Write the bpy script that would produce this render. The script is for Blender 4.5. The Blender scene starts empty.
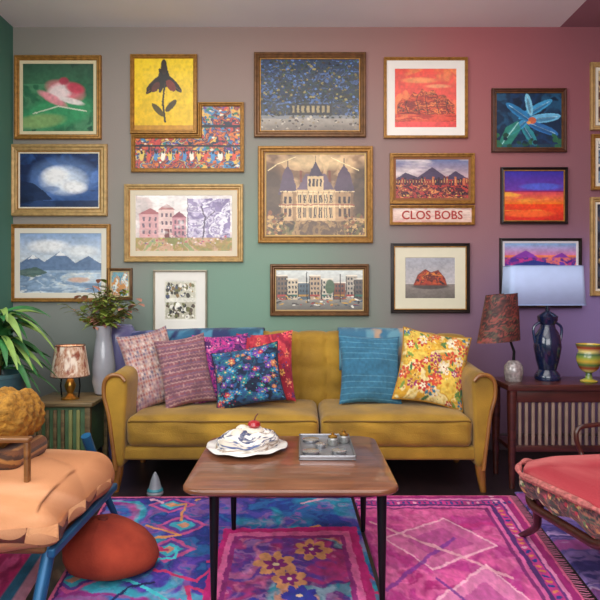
import bpy, math, random
import numpy as np
from mathutils import Vector, Matrix
random.seed(4); R=math.radians
SC=bpy.context.scene; COL=SC.collection
SC.view_settings.view_transform='Standard'
H=1.10; F=600.0; YH=290.0; WALL=4.15
def P(px,py,Y): return ((px-300)*Y/F, Y, H-(py-YH)*Y/F)
def X(px,Y): return (px-300)*Y/F
def Z(py,Y): return H-(py-YH)*Y/F
def hexc(h):
    h=h.lstrip('#'); c=np.array([int(h[i:i+2],16)/255 for i in (0,2,4)])
    return np.where(c<=0.04045,c/12.92,((c+0.055)/1.055)**2.4)
# ---------------------------------------------------------------- materials
def base_mat(name):
    m=bpy.data.materials.new(name); m.use_nodes=True
    nt=m.node_tree; return m,nt,nt.nodes['Principled BSDF']
def MAT(name,col,rough=.6,metal=0,var=.12,scale=12,bump=.0,bscale=80,sheen=0,coat=0,emit=0,trans=0,alpha=1,col2=None):
    m,nt,b=base_mat(name); c=hexc(col); N=nt.nodes; L=nt.links
    tc=N.new('ShaderNodeTexCoord'); no=N.new('ShaderNodeTexNoise'); no.inputs['Scale'].default_value=scale; no.inputs['Detail'].default_value=4
    L.new(tc.outputs['Object'],no.inputs['Vector'])
    cr=N.new('ShaderNodeValToRGB'); cr.color_ramp.elements[0].position=.3; cr.color_ramp.elements[1].position=.7
    cr.color_ramp.elements[0].color=(*(c*(1-var)),1); cr.color_ramp.elements[1].color=(*(np.clip(c*(1+var),0,1) if col2 is None else hexc(col2)),1)
    L.new(no.outputs['Fac'],cr.inputs['Fac']); L.new(cr.outputs['Color'],b.inputs['Base Color'])
    b.inputs['Roughness'].default_value=rough; b.inputs['Metallic'].default_value=metal
    if sheen: b.inputs['Sheen Weight'].default_value=sheen
    if coat: b.inputs['Coat Weight'].default_value=coat
    if trans: b.inputs['Transmission Weight'].default_value=trans
    if emit: L.new(cr.outputs['Color'],b.inputs['Emission Color']); b.inputs['Emission Strength'].default_value=emit
    if bump:
        n2=N.new('ShaderNodeTexNoise'); n2.inputs['Scale'].default_value=bscale; L.new(tc.outputs['Object'],n2.inputs['Vector'])
        bp=N.new('ShaderNodeBump'); bp.inputs['Strength'].default_value=bump; bp.inputs['Distance'].default_value=.01
        L.new(n2.outputs['Fac'],bp.inputs['Height']); L.new(bp.outputs['Normal'],b.inputs['Normal'])
    return m
def WOOD(name,c0,c1,rough=.4,sx=2,sy=14,sz=14,coat=.2):
    m,nt,b=base_mat(name); N=nt.nodes; L=nt.links
    tc=N.new('ShaderNodeTexCoord'); mp=N.new('ShaderNodeMapping'); mp.inputs['Scale'].default_value=(sx,sy,sz)
    no=N.new('ShaderNodeTexNoise'); no.inputs['Scale'].default_value=2.2; no.inputs['Detail'].default_value=8; no.inputs['Distortion'].default_value=.8
    cr=N.new('ShaderNodeValToRGB'); cr.color_ramp.elements[0].position=.3; cr.color_ramp.elements[1].position=.72
    cr.color_ramp.elements[0].color=(*hexc(c0),1); cr.color_ramp.elements[1].color=(*hexc(c1),1)
    L.new(tc.outputs['Object'],mp.inputs['Vector']); L.new(mp.outputs['Vector'],no.inputs['Vector']); L.new(no.outputs['Fac'],cr.inputs['Fac'])
    L.new(cr.outputs['Color'],b.inputs['Base Color']); b.inputs['Roughness'].default_value=rough; b.inputs['Coat Weight'].default_value=coat
    return m
def VCOL(name,rough=.7,bump=0,bscale=300,sheen=0,coat=0,emit=0):
    m,nt,b=base_mat(name); N=nt.nodes; L=nt.links
    a=N.new('ShaderNodeAttribute'); a.attribute_name='Col'; L.new(a.outputs['Color'],b.inputs['Base Color'])
    b.inputs['Roughness'].default_value=rough; b.inputs['Sheen Weight'].default_value=sheen; b.inputs['Coat Weight'].default_value=coat
    if emit: L.new(a.outputs['Color'],b.inputs['Emission Color']); b.inputs['Emission Strength'].default_value=emit
    if bump:
        tc=N.new('ShaderNodeTexCoord'); n2=N.new('ShaderNodeTexNoise'); n2.inputs['Scale'].default_value=bscale; L.new(tc.outputs['Object'],n2.inputs['Vector'])
        bp=N.new('ShaderNodeBump'); bp.inputs['Strength'].default_value=bump; bp.inputs['Distance'].default_value=.006
        L.new(n2.outputs['Fac'],bp.inputs['Height']); L.new(bp.outputs['Normal'],b.inputs['Normal'])
    return m
# ---------------------------------------------------------------- object helpers
def wloc(o):
    v=Vector((0,0,0))
    while o is not None: v+=o.location; o=o.parent
    return v
def empty(name,loc,label,cat,group=None):
    o=bpy.data.objects.new(name,None); COL.objects.link(o); o.location=loc; o.empty_display_size=.05
    o['label']=label; o['category']=cat
    if group: o['group']=group
    return o
def tag(o,label,cat,group=None):
    o['label']=label; o['category']=cat
    if group: o['group']=group
    return o
def mesh(name,V,Fc,mat,parent=None,smooth=True,col=None,local=False,label=None,auto=40):
    V=np.asarray(V,dtype=float)
    if local: off=np.zeros(3)
    elif parent is not None: off=np.array(wloc(parent))
    else:
        mn=V.min(0); mx=V.max(0); off=np.array([(mn[0]+mx[0])/2,(mn[1]+mx[1])/2,mn[2]])
    me=bpy.data.meshes.new(name); me.from_pydata((V-off).tolist(),[],[tuple(f) for f in Fc]); me.update()
    if col is not None:
        ca=me.color_attributes.new('Col','FLOAT_COLOR','POINT')
        cc=np.ones((len(V),4)); cc[:,:3]=col; ca.data.foreach_set('color',cc.ravel())
    me.materials.append(mat)
    if smooth:
        me.polygons.foreach_set('use_smooth',[True]*len(me.polygons))
        try: me.set_sharp_from_angle(angle=R(auto))
        except Exception: pass
    o=bpy.data.objects.new(name,me); COL.objects.link(o)
    if parent is not None: o.parent=parent
    elif not local: o.location=off
    if label: o['label']=label
    return o
def struct(name,V,Fc,mat,**k):
    o=mesh(name,V,Fc,mat,smooth=k.pop('smooth',False),**k); o['kind']='structure'; return o
def join(*gs):
    V=[];Fc=[]
    for v,f in gs:
        n=len(V); V+= [tuple(p) for p in v]; Fc+=[tuple(i+n for i in q) for q in f]
    return V,Fc
def box(x0,x1,y0,y1,z0,z1):
    V=[(x,y,z) for x in (x0,x1) for y in (y0,y1) for z in (z0,z1)]
    return V,[(0,1,3,2),(4,6,7,5),(0,4,5,1),(2,3,7,6),(0,2,6,4),(1,5,7,3)]
def rbox(x0,x1,y0,y1,z0,z1,r=.01,k=3,m=1,fn=None):
    c=[(x0+x1)/2,(y0+y1)/2,(z0+z1)/2]; a=[(x1-x0)/2,(y1-y0)/2,(z1-z0)/2]; r=min(r,min(a)*.98)
    def samp(h):
        s=[-h+r*i/k for i in range(k)]; s+=[-(h-r)+2*(h-r)*i/m for i in range(m+1)]; s+=[h-r+r*(i+1)/k for i in range(k)]; return s
    S=[samp(h) for h in a]; idx={};V=[];Fc=[]
    def vid(p):
        key=tuple(round(q,6) for q in p)
        if key in idx: return idx[key]
        q=[max(-(a[i]-r),min(a[i]-r,p[i])) for i in range(3)]; d=[p[i]-q[i] for i in range(3)]; l=math.sqrt(sum(t*t for t in d)) or 1
        w=[q[i]+r*d[i]/l for i in range(3)]
        if fn: w=fn(w[0]/a[0],w[1]/a[1],w[2]/a[2],w)
        V.append((w[0]+c[0],w[1]+c[1],w[2]+c[2])); idx[key]=len(V)-1; return idx[key]
    for ax in range(3):
        b,d=[(1,2),(2,0),(0,1)][ax]
        for sg in (-1,1):
            for i in range(len(S[b])-1):
                for j in range(len(S[d])-1):
                    q=[]
                    for (ii,jj) in ((i,j),(i+1,j),(i+1,j+1),(i,j+1)):
                        p=[0,0,0]; p[ax]=sg*a[ax]; p[b]=S[b][ii]; p[d]=S[d][jj]; q.append(vid(p))
                    if sg<0: q=q[::-1]
                    if len(set(q))>=3: Fc.append(tuple(dict.fromkeys(q)))
    return V,Fc
def tube(pts,rad,seg=10,cap=True,flat=1.0):
    pts=[Vector(p) for p in pts]; n=len(pts)
    if not hasattr(rad,'__len__'): rad=[rad]*n
    V=[];Fc=[]; up=None
    for i,p in enumerate(pts):
        t=(pts[min(i+1,n-1)]-pts[max(i-1,0)]).normalized()
        if up is None: up=Vector((0,0,1)) if abs(t.z)<.9 else Vector((0,1,0))
        s=t.cross(up).normalized(); up=s.cross(t).normalized()
        for k in range(seg):
            a=2*math.pi*k/seg; V.append(tuple(p+s*math.cos(a)*rad[i]+up*math.sin(a)*rad[i]*flat))
    for i in range(n-1):
        for k in range(seg):
            k2=(k+1)%seg; Fc.append((i*seg+k,i*seg+k2,(i+1)*seg+k2,(i+1)*seg+k))
    if cap: Fc.append(tuple(range(seg))); Fc.append(tuple((n-1)*seg+k for k in reversed(range(seg))))
    return V,Fc
def curve(pts,n=6):
    out=[]; q=[pts[0]]+list(pts)+[pts[-1]]
    for i in range(1,len(q)-2):
        p0,p1,p2,p3=[np.array(v,float) for v in q[i-1:i+3]]
        for k in range(n):
            t=k/n; out.append(tuple(.5*((2*p1)+(-p0+p2)*t+(2*p0-5*p1+4*p2-p3)*t*t+(-p0+3*p1-3*p2+p3)*t**3)))
    out.append(tuple(pts[-1])); return out
def lathe(prof,cx,cy,seg=32,cap=True,sx=1,sy=1):
    V=[];Fc=[]
    for (r,z) in prof:
        for k in range(seg):
            a=2*math.pi*k/seg; V.append((cx+r*math.cos(a)*sx,cy+r*math.sin(a)*sy,z))
    n=len(prof)
    for i in range(n-1):
        for k in range(seg):
            k2=(k+1)%seg; Fc.append((i*seg+k,i*seg+k2,(i+1)*seg+k2,(i+1)*seg+k))
    if cap: Fc.append(tuple(reversed(range(seg)))); Fc.append(tuple((n-1)*seg+k for k in range(seg)))
    return V,Fc
def prism(poly,y0,y1,r=.02,k=4,fn=None):
    n=len(poly); cx=sum(p[0] for p in poly)/n; cz=sum(p[1] for p in poly)/n
    ext=max(max(abs(p[0]-cx) for p in poly),.01)
    st=[(y0+r*(1-math.cos(math.pi/2*i/k)),1-(r/ext)*(1-math.sin(math.pi/2*i/k))) for i in range(k+1)]
    ys=[y0+r+(y1-y0-2*r)*i/5 for i in range(1,5)]; st+=[(y,1) for y in ys]
    st+=[(y1-r+r*math.sin(math.pi/2*i/k),1-(r/ext)*(1-math.cos(math.pi/2*i/k))) for i in range(k+1)]
    V=[];Fc=[]
    for (y,s) in st:
        for p in poly:
            q=[cx+(p[0]-cx)*s,y,cz+(p[1]-cz)*s]
            if fn: q=fn(q)
            V.append(tuple(q))
    for i in range(len(st)-1):
        for j in range(n):
            j2=(j+1)%n; Fc.append((i*n+j,i*n+j2,(i+1)*n+j2,(i+1)*n+j))
    Fc.append(tuple(reversed(range(n)))); Fc.append(tuple((len(st)-1)*n+j for j in range(n)))
    return V,Fc
def smoothpoly(pts,it=2):
    for _ in range(it):
        q=[]
        for i in range(len(pts)):
            a=pts[i];b=pts[(i+1)%len(pts)]
            q.append((a[0]*.75+b[0]*.25,a[1]*.75+b[1]*.25)); q.append((a[0]*.25+b[0]*.75,a[1]*.25+b[1]*.75))
        pts=q
    return pts
def leaf(base,d,L,W,droop,n=7,fold=.15,twist=0):
    d=Vector(d).normalized(); side=d.cross(Vector((0,0,1)))
    if side.length<.05: side=Vector((1,0,0))
    side.normalize(); side=(side*math.cos(twist)+side.cross(d)*math.sin(twist)).normalized()
    V=[];Fc=[]
    for i in range(n+1):
        t=i/n; p=Vector(base)+d*L*t+Vector((0,0,-droop*L*t*t))
        w=W*math.sin(math.pi*min(1,(t*.93+.05)))**.8*.5
        V+= [tuple(p-side*w+Vector((0,0,w*fold))),tuple(p),tuple(p+side*w+Vector((0,0,w*fold)))]
    for i in range(n):
        a=3*i; Fc+=[(a,a+1,a+4,a+3),(a+1,a+2,a+5,a+4)]
    return V,Fc
# ---------------------------------------------------------------- painter
def vnoise(x,y,seed):
    rg=np.random.RandomState(seed); G=rg.rand(64,64)
    xi=np.floor(x).astype(int); yi=np.floor(y).astype(int); fx=x-xi; fy=y-yi; fx=fx*fx*(3-2*fx); fy=fy*fy*(3-2*fy)
    g=lambda a,b: G[a%64,b%64]
    return (g(xi,yi)*(1-fx)+g(xi+1,yi)*fx)*(1-fy)+(g(xi,yi+1)*(1-fx)+g(xi+1,yi+1)*fx)*fy
def fbm(x,y,seed,o=4):
    s=0;a=.5
    for i in range(o): s=s+a*vnoise(x*2**i+3.7*i,y*2**i+1.3*i,seed+i); a*=.5
    return s/(1-.5**o)
class Art:
    def __init__(s,nx,ny,bg):
        s.nx,s.ny=nx,ny; s.u,s.v=np.meshgrid(np.linspace(0,1,nx),np.linspace(0,1,ny)); s.c=np.zeros((ny,nx,3))+hexc(bg)
    def m(s,mask,c):
        k=mask.astype(float)[...,None]; c=hexc(c) if isinstance(c,str) else c; s.c=s.c*(1-k)+c*k; return s
    def grad(s,c0,c1,a=0,b=1,ax='v',o=1):
        t=np.clip(((s.v if ax=='v' else s.u)-a)/(b-a),0,1)[...,None]; w=(((s.v if ax=='v' else s.u)>=a)&((s.v if ax=='v' else s.u)<=b))[...,None]*o
        s.c=s.c*(1-w)+(hexc(c0)*(1-t)+hexc(c1)*t)*w; return s
    def rect(s,x0,y0,x1,y1,c,o=1): return s.m(((s.u>=x0)&(s.u<=x1)&(s.v>=y0)&(s.v<=y1))*o,c)
    def ell(s,cx,cy,rx,ry,c,rot=0,o=1,soft=0):
        ca,sa=math.cos(rot),math.sin(rot); dx=s.u-cx; dy=s.v-cy; x=dx*ca+dy*sa; y=-dx*sa+dy*ca; d=(x/rx)**2+(y/ry)**2
        return s.m((np.clip((1-d)/soft,0,1) if soft else (d<=1))*o,c)
    def inpoly(s,pts):
        ins=np.zeros_like(s.u,dtype=bool); n=len(pts)
        for i in range(n):
            x0,y0=pts[i];x1,y1=pts[(i+1)%n]
            if y0==y1: continue
            k=((s.v>min(y0,y1))&(s.v<=max(y0,y1))); xx=x0+(s.v-y0)*(x1-x0)/(y1-y0); ins^=(k&(s.u<xx))
        return ins
    def poly(s,pts,c,o=1): return s.m(s.inpoly(pts)*o,c)
    def line(s,pts,w,c,o=1):
        for (x0,y0),(x1,y1) in zip(pts[:-1],pts[1:]):
            dx,dy=x1-x0,y1-y0; t=np.clip(((s.u-x0)*dx+(s.v-y0)*dy)/(dx*dx+dy*dy+1e-9),0,1)
            s.m((np.hypot(s.u-x0-t*dx,s.v-y0-t*dy)<w)*o,c)
        return s
    def noise(s,c,thr=.5,fx=6,fy=6,seed=1,box=None,soft=.05,o=1):
        k=np.clip((fbm(s.u*fx,s.v*fy,seed)-thr)/soft,0,1)*o
        if box: k=k*((s.u>=box[0])&(s.v>=box[1])&(s.u<=box[2])&(s.v<=box[3]))
        return s.m(k,c)
    def swirl(s,pal,fx=3,fy=3,seed=1,k=3,box=None,o=1,mask=None,warp=3):
        w1=fbm(s.u*fx,s.v*fy,seed); w2=fbm(s.u*fx+warp*w1,s.v*fy+warp*.8*fbm(s.u*fx+5,s.v*fy+2,seed+3),seed+7)
        t=w2*k*len(pal); i=np.floor(t).astype(int); f=np.clip((t-i-.6)/.4,0,1)[...,None]; L=np.array([hexc(c) for c in pal])
        c=L[i%len(pal)]*(1-f)+L[(i+1)%len(pal)]*f; q=np.ones_like(s.u)*o
        if box: q=q*((s.u>=box[0])&(s.v>=box[1])&(s.u<=box[2])&(s.v<=box[3]))
        if mask is not None: q=q*mask
        return s.m(q,c)
    def scat(s,n,cols,r0,r1,box=(0,0,1,1),seed=1,asp=1,o=1):
        rg=random.Random(seed)
        for i in range(n):
            r=rg.uniform(r0,r1); s.ell(rg.uniform(box[0],box[2]),rg.uniform(box[1],box[3]),r,r*rg.uniform(.5,1.3)*asp,cols[i%len(cols)],rg.uniform(0,3),o)
        return s
    def flower(s,cx,cy,r,c,c2,n=6,asp=1,rot=0):
        for i in range(n):
            a=rot+2*math.pi*i/n; s.ell(cx+math.cos(a)*r*.6,cy+math.sin(a)*r*.6*asp,r*.42,r*.26,c,a)
        return s.ell(cx,cy,r*.25,r*.25*asp,c2)
    def finish(s,seed=1,warp=.012,amt=.4,f=22):
        wu=(fbm(s.u*f*.6,s.v*f*.6,seed)-.5)*warp*3; wv=(fbm(s.u*f*.6+9,s.v*f*.6,seed+2)-.5)*warp*3
        ii=np.clip(np.round((s.u+wu)*(s.nx-1)),0,s.nx-1).astype(int); jj=np.clip(np.round((s.v+wv)*(s.ny-1)),0,s.ny-1).astype(int)
        s.c=s.c[jj,ii]; l=1+amt*2*(fbm(s.u*f,s.v*f,seed+4)-.5)+amt*1.2*(fbm(s.u*4,s.v*4,seed+8)-.5); s.c=np.clip(s.c*l[...,None],0,1); return s
def a1(a):
    a.swirl(['#31624a','#24503c','#4f8a62','#2f6a4a'],2.5,2.5,3,1.5); a.grad('#2a4038','#3a6a4c',0,.3,'v',.8); a.ell(.5,.72,.6,.26,'#3f9a64',-.2,.9,.6); a.ell(.25,.85,.4,.12,'#8fae6a',-.1,.8,.6)
    a.ell(.6,.4,.32,.16,'#e07a86',.3,.95,.7); a.ell(.52,.42,.2,.15,'#f0dcd8',-.3,.95,.7); a.ell(.74,.36,.16,.09,'#c8475a',.3,.95,.6); a.ell(.42,.52,.26,.07,'#e8909a',.5,.9,.6); a.ell(.68,.55,.22,.05,'#f4e6e0',.25,.9,.6); a.ell(.58,.26,.08,.07,'#b03a50',0,.9,.6); a.line([(.15,.74),(.5,.63),(.9,.7)],.01,'#e8e8d0',.7)
def a2(a):
    a.grad('#3a5c9c','#16244c',0,1); a.swirl(['#24407c','#4a70b4','#2c508c','#1a2c58'],2,2.2,5,1.4); a.ell(.55,.45,.48,.42,'#7a9cd4',0,.85,1); a.ell(.56,.5,.34,.3,'#dfeaf8',.3,1,.9); a.ell(.46,.42,.2,.2,'#ffffff',.3,1,.8); a.ell(.68,.62,.2,.14,'#ffffff',.2,1,.8); a.poly([(.0,.5),(.18,.56),(.3,.7),(.42,.86),(0,.9)],'#141d3a',.85); a.ell(.4,.66,.12,.06,'#6a84b4',0,.7,.6); a.grad('#101a38','#0c1228',.88,1,'v',.7); a.ell(.04,.3,.12,.4,'#182448',0,.7,.7)
def a3(a):
    a.grad('#8aa6cc','#dfe6ea',0,.5); a.ell(.35,.22,.3,.13,'#ffffff',0,.9,.8); a.ell(.75,.3,.25,.12,'#f0f2f2',0,.8,.8); a.poly([(0,.5),(.16,.36),(.3,.48),(.5,.3),(.68,.5),(.84,.38),(1,.52),(1,.66),(0,.66)],'#6a82a4'); a.poly([(.16,.36),(.22,.42),(.1,.44)],'#f4f6f8'); a.poly([(.5,.3),(.57,.38),(.43,.38)],'#f4f6f8')
    a.grad('#9db4cc','#c8d4dc',.62,1); a.swirl(['#7f9cbc','#c4d4e0','#e8ece8','#5f80a4'],3,9,9,2,(0,.66,1,1),.8); a.poly([(0,.62),(.2,.56),(.34,.66),(.16,.74),(0,.7)],'#4a6248',.8); a.ell(.72,.78,.16,.05,'#d8a88a',0,.8,.6)
def a4(a):
    a.grad('#f4cf20','#e6b810',0,1)
    for ang in (-1.5,-1.05,-.55,-.1,.35,.8,1.3):
        x=.5+.3*math.sin(ang); y=.3+.14*(1-math.cos(ang))*1.2+.02
        a.ell((.5+x)/2,(.25+y)/2,.2,.05,'#2b1d16',math.atan2(y-.22,x-.5)); a.line([(.5,.26),(x,y+.02)],.006,'#6a4a20')
    a.ell(.5,.28,.1,.13,'#1f1712'); a.ell(.5,.12,.05,.11,'#33241a'); a.line([(.52,.35),(.48,.6),(.52,.88)],.016,'#33291a'); a.ell(.4,.72,.13,.045,'#5a4a1c',.7); a.ell(.62,.66,.12,.045,'#4a3b18',-.7); a.ell(.62,.38,.1,.06,'#7a2f22',.8); a.ell(.36,.4,.09,.05,'#5c2a1c',-.8)
    a.rect(0,.93,1,1,'#c48a1a')
def a5(a):
    a.swirl(['#3a2b3c','#c9433a','#20283f','#e3b04b','#3f7fa8','#4a2a4c','#d8722c'],6,4,5,3); a.scat(260,['#c9433a','#e3b04b','#3f7fa8','#e8d9c0','#6a3f86','#2f7a5c','#1c2338','#d8722c'],.006,.02,seed=5,asp=1.4)
    for i in range(14): a.ell(.06+i*.068,.8,.02,.08,['#e3c25a','#d8533a','#4c8cc0','#e9e0cc'][i%4]); a.ell(.06+i*.068,.74,.01,.03,'#2a1c24')
    a.rect(0,.62,1,.65,'#1e1a26'); a.rect(.57,.3,1,.34,'#1e1a26')
def a6(a):
    a.swirl(['#e4dad6','#cfc0ba','#dcc8c2','#f0e8e2'],2,2,2,1.5)
    for (x0,y0,x1,y1,c,rf) in ((.04,.34,.26,.76,'#d8a0a0','#a85a5e'),(.24,.26,.4,.76,'#e6c4bc','#b0706c'),(.38,.4,.52,.76,'#c98a92','#8f4a58')):
        a.rect(x0,y0,x1,y1,c); a.poly([(x0-.01,y0),((x0+x1)/2,y0-.11),(x1+.01,y0)],rf)
        for i in range(3):
            for j in range(3): xx=x0+(x1-x0)*(.16+.28*i); yy=y0+(y1-y0)*(.12+.28*j); a.rect(xx,yy,xx+.022,yy+.07,'#6c5260')
    a.rect(.54,.06,.98,.76,'#cfc4d4'); a.swirl(['#b8aac8','#ddd4e2','#9c8cb0','#ece6ee','#8878a0'],6,5,12,2.2,(.54,.06,.98,.76)); a.line([(.54,.06),(.54,.76)],.006,'#7a6a84'); a.line([(.7,.76),(.72,.4),(.68,.2)],.008,'#5a4a64'); a.line([(.72,.45),(.82,.28)],.005,'#5a4a64')
    a.rect(.3,.6,.35,.76,'#7a3a3a'); a.noise('#f4ece8',.6,6,6,5,(0,0,.52,.76),.1,.6); a.swirl(['#a88b46','#8d8c4a','#d3b86c','#8f9a5a','#c9a080'],8,4,4,2,(0,.76,1,1)); a.scat(70,['#c9505f','#f0e6da','#6e5a74'],.006,.014,(.05,.7,.95,.9),6)
def a7(a):
    a.c[:]=hexc('#e3dfd0'); a.rect(.04,.03,.96,.44,'#c9c4ae'); a.rect(.04,.54,.96,.97,'#bfb9a2'); a.scat(70,['#3f3a30','#6b6a3a','#8a6c3c','#49506a','#efe9da'],.02,.06,(.08,.08,.92,.4),9); a.scat(70,['#2e2c2a','#6b6a3a','#5a4a3a','#f4efe2'],.02,.06,(.08,.58,.92,.94),10)
def a8(a):
    a.grad('#5a7ab0','#20262e',0,.6); a.swirl(['#101620','#22304c','#161f18','#4a6aa0','#141c28','#28381f'],10,8,3,3,(0,.0,1,.78),.85)
    rg=random.Random(7)
    for i in range(650):
        x,y=rg.random(),rg.uniform(.02,.82); r=rg.uniform(.006,.016); dk_=['#0a0f16','#142012','#26381c','#5c5428','#1c2c4c','#34301c','#0c1018','#3c2c1c']; lt=['#5a80c0','#7a6a34','#3a5030','#2a4070','#a09050']
        a.ell(x,y,r,r*1.1,rg.choice(dk_ if rg.random()<.45+.5*y else lt),rg.random()*3,.9)
    a.rect(.3,.62,.72,.78,'#2c2a28',.8); 
    for k in range(8): a.rect(.32+k*.05,.65,.345+k*.05,.74,'#b09a6c',.8)
    a.grad('#a09688','#6a5d52',.82,1); a.scat(80,['#3a342f','#c0b5a2','#5b4c42','#8a7a60'],.006,.016,(0,.78,1,1),12)
def a9(a):
    a.swirl(['#b08a62','#94704c','#c49e72','#7c5c40'],2.5,2.5,8,1.5); a.ell(.06,.5,.15,.42,'#4c3828',0,.9,.6); a.ell(.97,.45,.14,.42,'#483524',0,.9,.6); a.ell(.5,.1,.42,.12,'#e0c08c',0,.7,.8)
    a.poly([(.12,.5),(.17,.24),(.22,.14),(.27,.24),(.32,.5)],'#5a4656'); a.poly([(.68,.48),(.73,.24),(.79,.12),(.85,.24),(.9,.48)],'#544050'); a.poly([(.3,.46),(.4,.24),(.6,.24),(.7,.46)],'#6c5664')
    a.poly([(.42,.28),(.5,.08),(.58,.28)],'#4a3c4c'); a.rect(.15,.46,.31,.82,'#c4a074'); a.rect(.7,.46,.88,.82,'#b08a60'); a.rect(.31,.44,.7,.82,'#d0ac7c'); a.rect(.42,.27,.58,.46,'#d8b888'); a.rect(.15,.46,.17,.82,'#8c6a48'); a.rect(.86,.46,.88,.82,'#7c5c3e'); a.rect(.27,.46,.31,.82,'#9c7850')
    for k in range(4): a.rect(.435+k*.036,.3,.455+k*.036,.4,'#3a2c2c')
    for k in range(7):
        x=.325+k*.053; a.rect(x,.5,x+.028,.6,'#3a2c28'); a.rect(x,.66,x+.028,.79,'#442f28'); a.line([(x+.014,.5),(x+.014,.79)],.0025,'#ecd2a0'); a.rect(x-.004,.485,x+.032,.5,'#ecd2a0')
    for x in (.185,.23,.735,.785,.83): a.rect(x,.52,x+.026,.61,'#3c2c28'); a.rect(x,.67,x+.026,.77,'#4a3428')
    for y,c in ((.46,'#e8cc98'),(.625,'#a04c34'),(.64,'#e8cc98')): a.line([(.14,y),(.89,y)],.006,c)
    for k in range(14): a.line([(.16+k*.053,.46),(.16+k*.053,.48)],.003,'#5c4434'); a.line([(.16+k*.053,.625),(.16+k*.053,.66)],.0025,'#f0dcb0')
    a.line([(.5,.02),(.5,.1)],.004,'#2f2420'); a.line([(.22,.06),(.22,.15)],.004,'#2f2420'); a.line([(.79,.05),(.79,.13)],.004,'#2f2420'); a.rect(.34,.2,.365,.34,'#7a4230'); a.rect(.63,.2,.655,.34,'#7a4230')
    a.swirl(['#5f4630','#8a6a40','#4a3824','#7a7040','#a88454'],8,5,4,2,(0,.83,1,1)); a.scat(110,['#4a3420','#6a6030','#c9a064','#8a5430'],.007,.02,(0,.72,.2,1),4); a.scat(90,['#4a3420','#6a6030','#c9a064','#8a5430'],.007,.02,(.8,.74,1,1),5)
    a.line([(.02,.2),(.12,.12),(.3,.03)],.005,'#f0d8a0'); a.line([(.66,.04),(.94,.2)],.005,'#f0d8a0')
def a10(a):
    a.grad('#d6dcd6','#b0a89a',0,.5)
    for i,(x,c) in enumerate([(0,'#6f5a48'),(.12,'#c9b79a'),(.25,'#4f5f68'),(.38,'#b59a7c'),(.52,'#d0c4ae'),(.66,'#7c4a38'),(.8,'#a99d8c'),(.9,'#5a4f48')]):
        y=.12+.09*(i%3); a.rect(x,y,x+.135,.76,c); a.rect(x,y,x+.012,.76,'#3a3430'); a.rect(x,y,x+.135,y+.03,'#e6dcc8')
        for j in range(3):
            for k in range(4): a.rect(x+.025+j*.036,y+.07+k*.12,x+.045+j*.036,y+.13+k*.12,'#2f3238')
        a.rect(x+.01,.62,x+.125,.66,['#a5443c','#3a6a5c','#b98a3c'][i%3])
    a.grad('#908c82','#5f5a54',.74,1); a.scat(80,['#a5443c','#2f4a63','#e8e2d4','#3b3230','#c99a3c'],.006,.016,(0,.64,1,.92),3,2.6); a.line([(.35,.05),(.36,.8)],.006,'#2a2723'); a.line([(.74,.1),(.74,.8)],.006,'#2a2723'); a.ell(.62,.42,.06,.2,'#4b6244',0,1,.3)
def a11(a):
    a.swirl(['#ea5a3c','#f2703c','#ee7a44','#e84c3a'],1.6,2,4,1.2); a.ell(.4,.2,.34,.06,'#f8a860',0,.7,.8); a.ell(.7,.3,.24,.04,'#f8b878',0,.6,.8)
    mk=a.inpoly([(.04,.62),(.12,.5),(.2,.54),(.3,.4),(.38,.44),(.44,.34),(.52,.4),(.62,.36),(.7,.46),(.8,.44),(.9,.56),(.97,.62),(.97,.78),(.04,.8)])
    a.swirl(['#7a2418','#b8341e','#d8562a','#4a1e1a','#e8783a','#962a1c'],5,14,3,2.2,mask=mk)
    for (x,y) in ((.2,.54),(.38,.44),(.52,.4),(.7,.46),(.86,.54)): a.line([(x,y),(x-.03,y+.1),(x+.02,.76)],.006,'#2c1410',.9)
    a.grad('#c03a24','#e84c3c',.78,.88); a.swirl(['#d84a30','#f07a48','#a83020'],3,16,5,2,(0,.78,1,.9),.8); a.rect(0,.9,1,1,'#e84c46')
def a12(a):
    a.grad('#5a6a94','#c0a0a0',0,.5); a.noise('#e0d0cc',.55,3,5,4,(0,0,1,.45),.2,.8); a.poly([(0,.5),(.14,.34),(.3,.46),(.5,.2),(.7,.46),(.82,.3),(1,.5),(1,.6),(0,.6)],'#4a3a54'); a.swirl(['#a8403a','#4a2429','#d8804c','#6a2c34','#2a1c26','#b33b34'],8,8,3,2,(0,.52,1,1))
    rg=random.Random(3)
    for i in range(26): x=i/26; h=rg.uniform(.06,.2); a.rect(x,.62-h,x+.03,.66,rg.choice(['#8a3a34','#5a2a34','#c06a44','#3a2430'])); a.rect(x+.008,.62-h*.7,x+.014,.6,'#f0c070')
    a.scat(90,['#e8b05c','#2a1c26','#d8533b'],.005,.013,(0,.64,1,1),4,1.5)
def a14(a):
    a.grad('#9b9ca4','#c8bfba',0,.65); a.swirl(['#9a9ca8','#a9a8ae','#b4b0b2'],2,3,3,1.4,(0,0,1,.62),.6); a.grad('#8c8078','#6d665e',.66,1); a.ell(.5,.7,.4,.08,'#4a3f3c',0,.9,.4); a.poly([(.16,.68),(.25,.42),(.4,.28),(.52,.36),(.66,.3),(.8,.5),(.84,.68)],'#8a3d2c'); a.swirl(['#c2552c','#6a2c26','#e0803a','#3a2a2c','#a83a2a'],6,6,4,2,mask=a.inpoly([(.18,.66),(.27,.44),(.4,.31),(.52,.39),(.66,.33),(.78,.5),(.82,.66)]))
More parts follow.
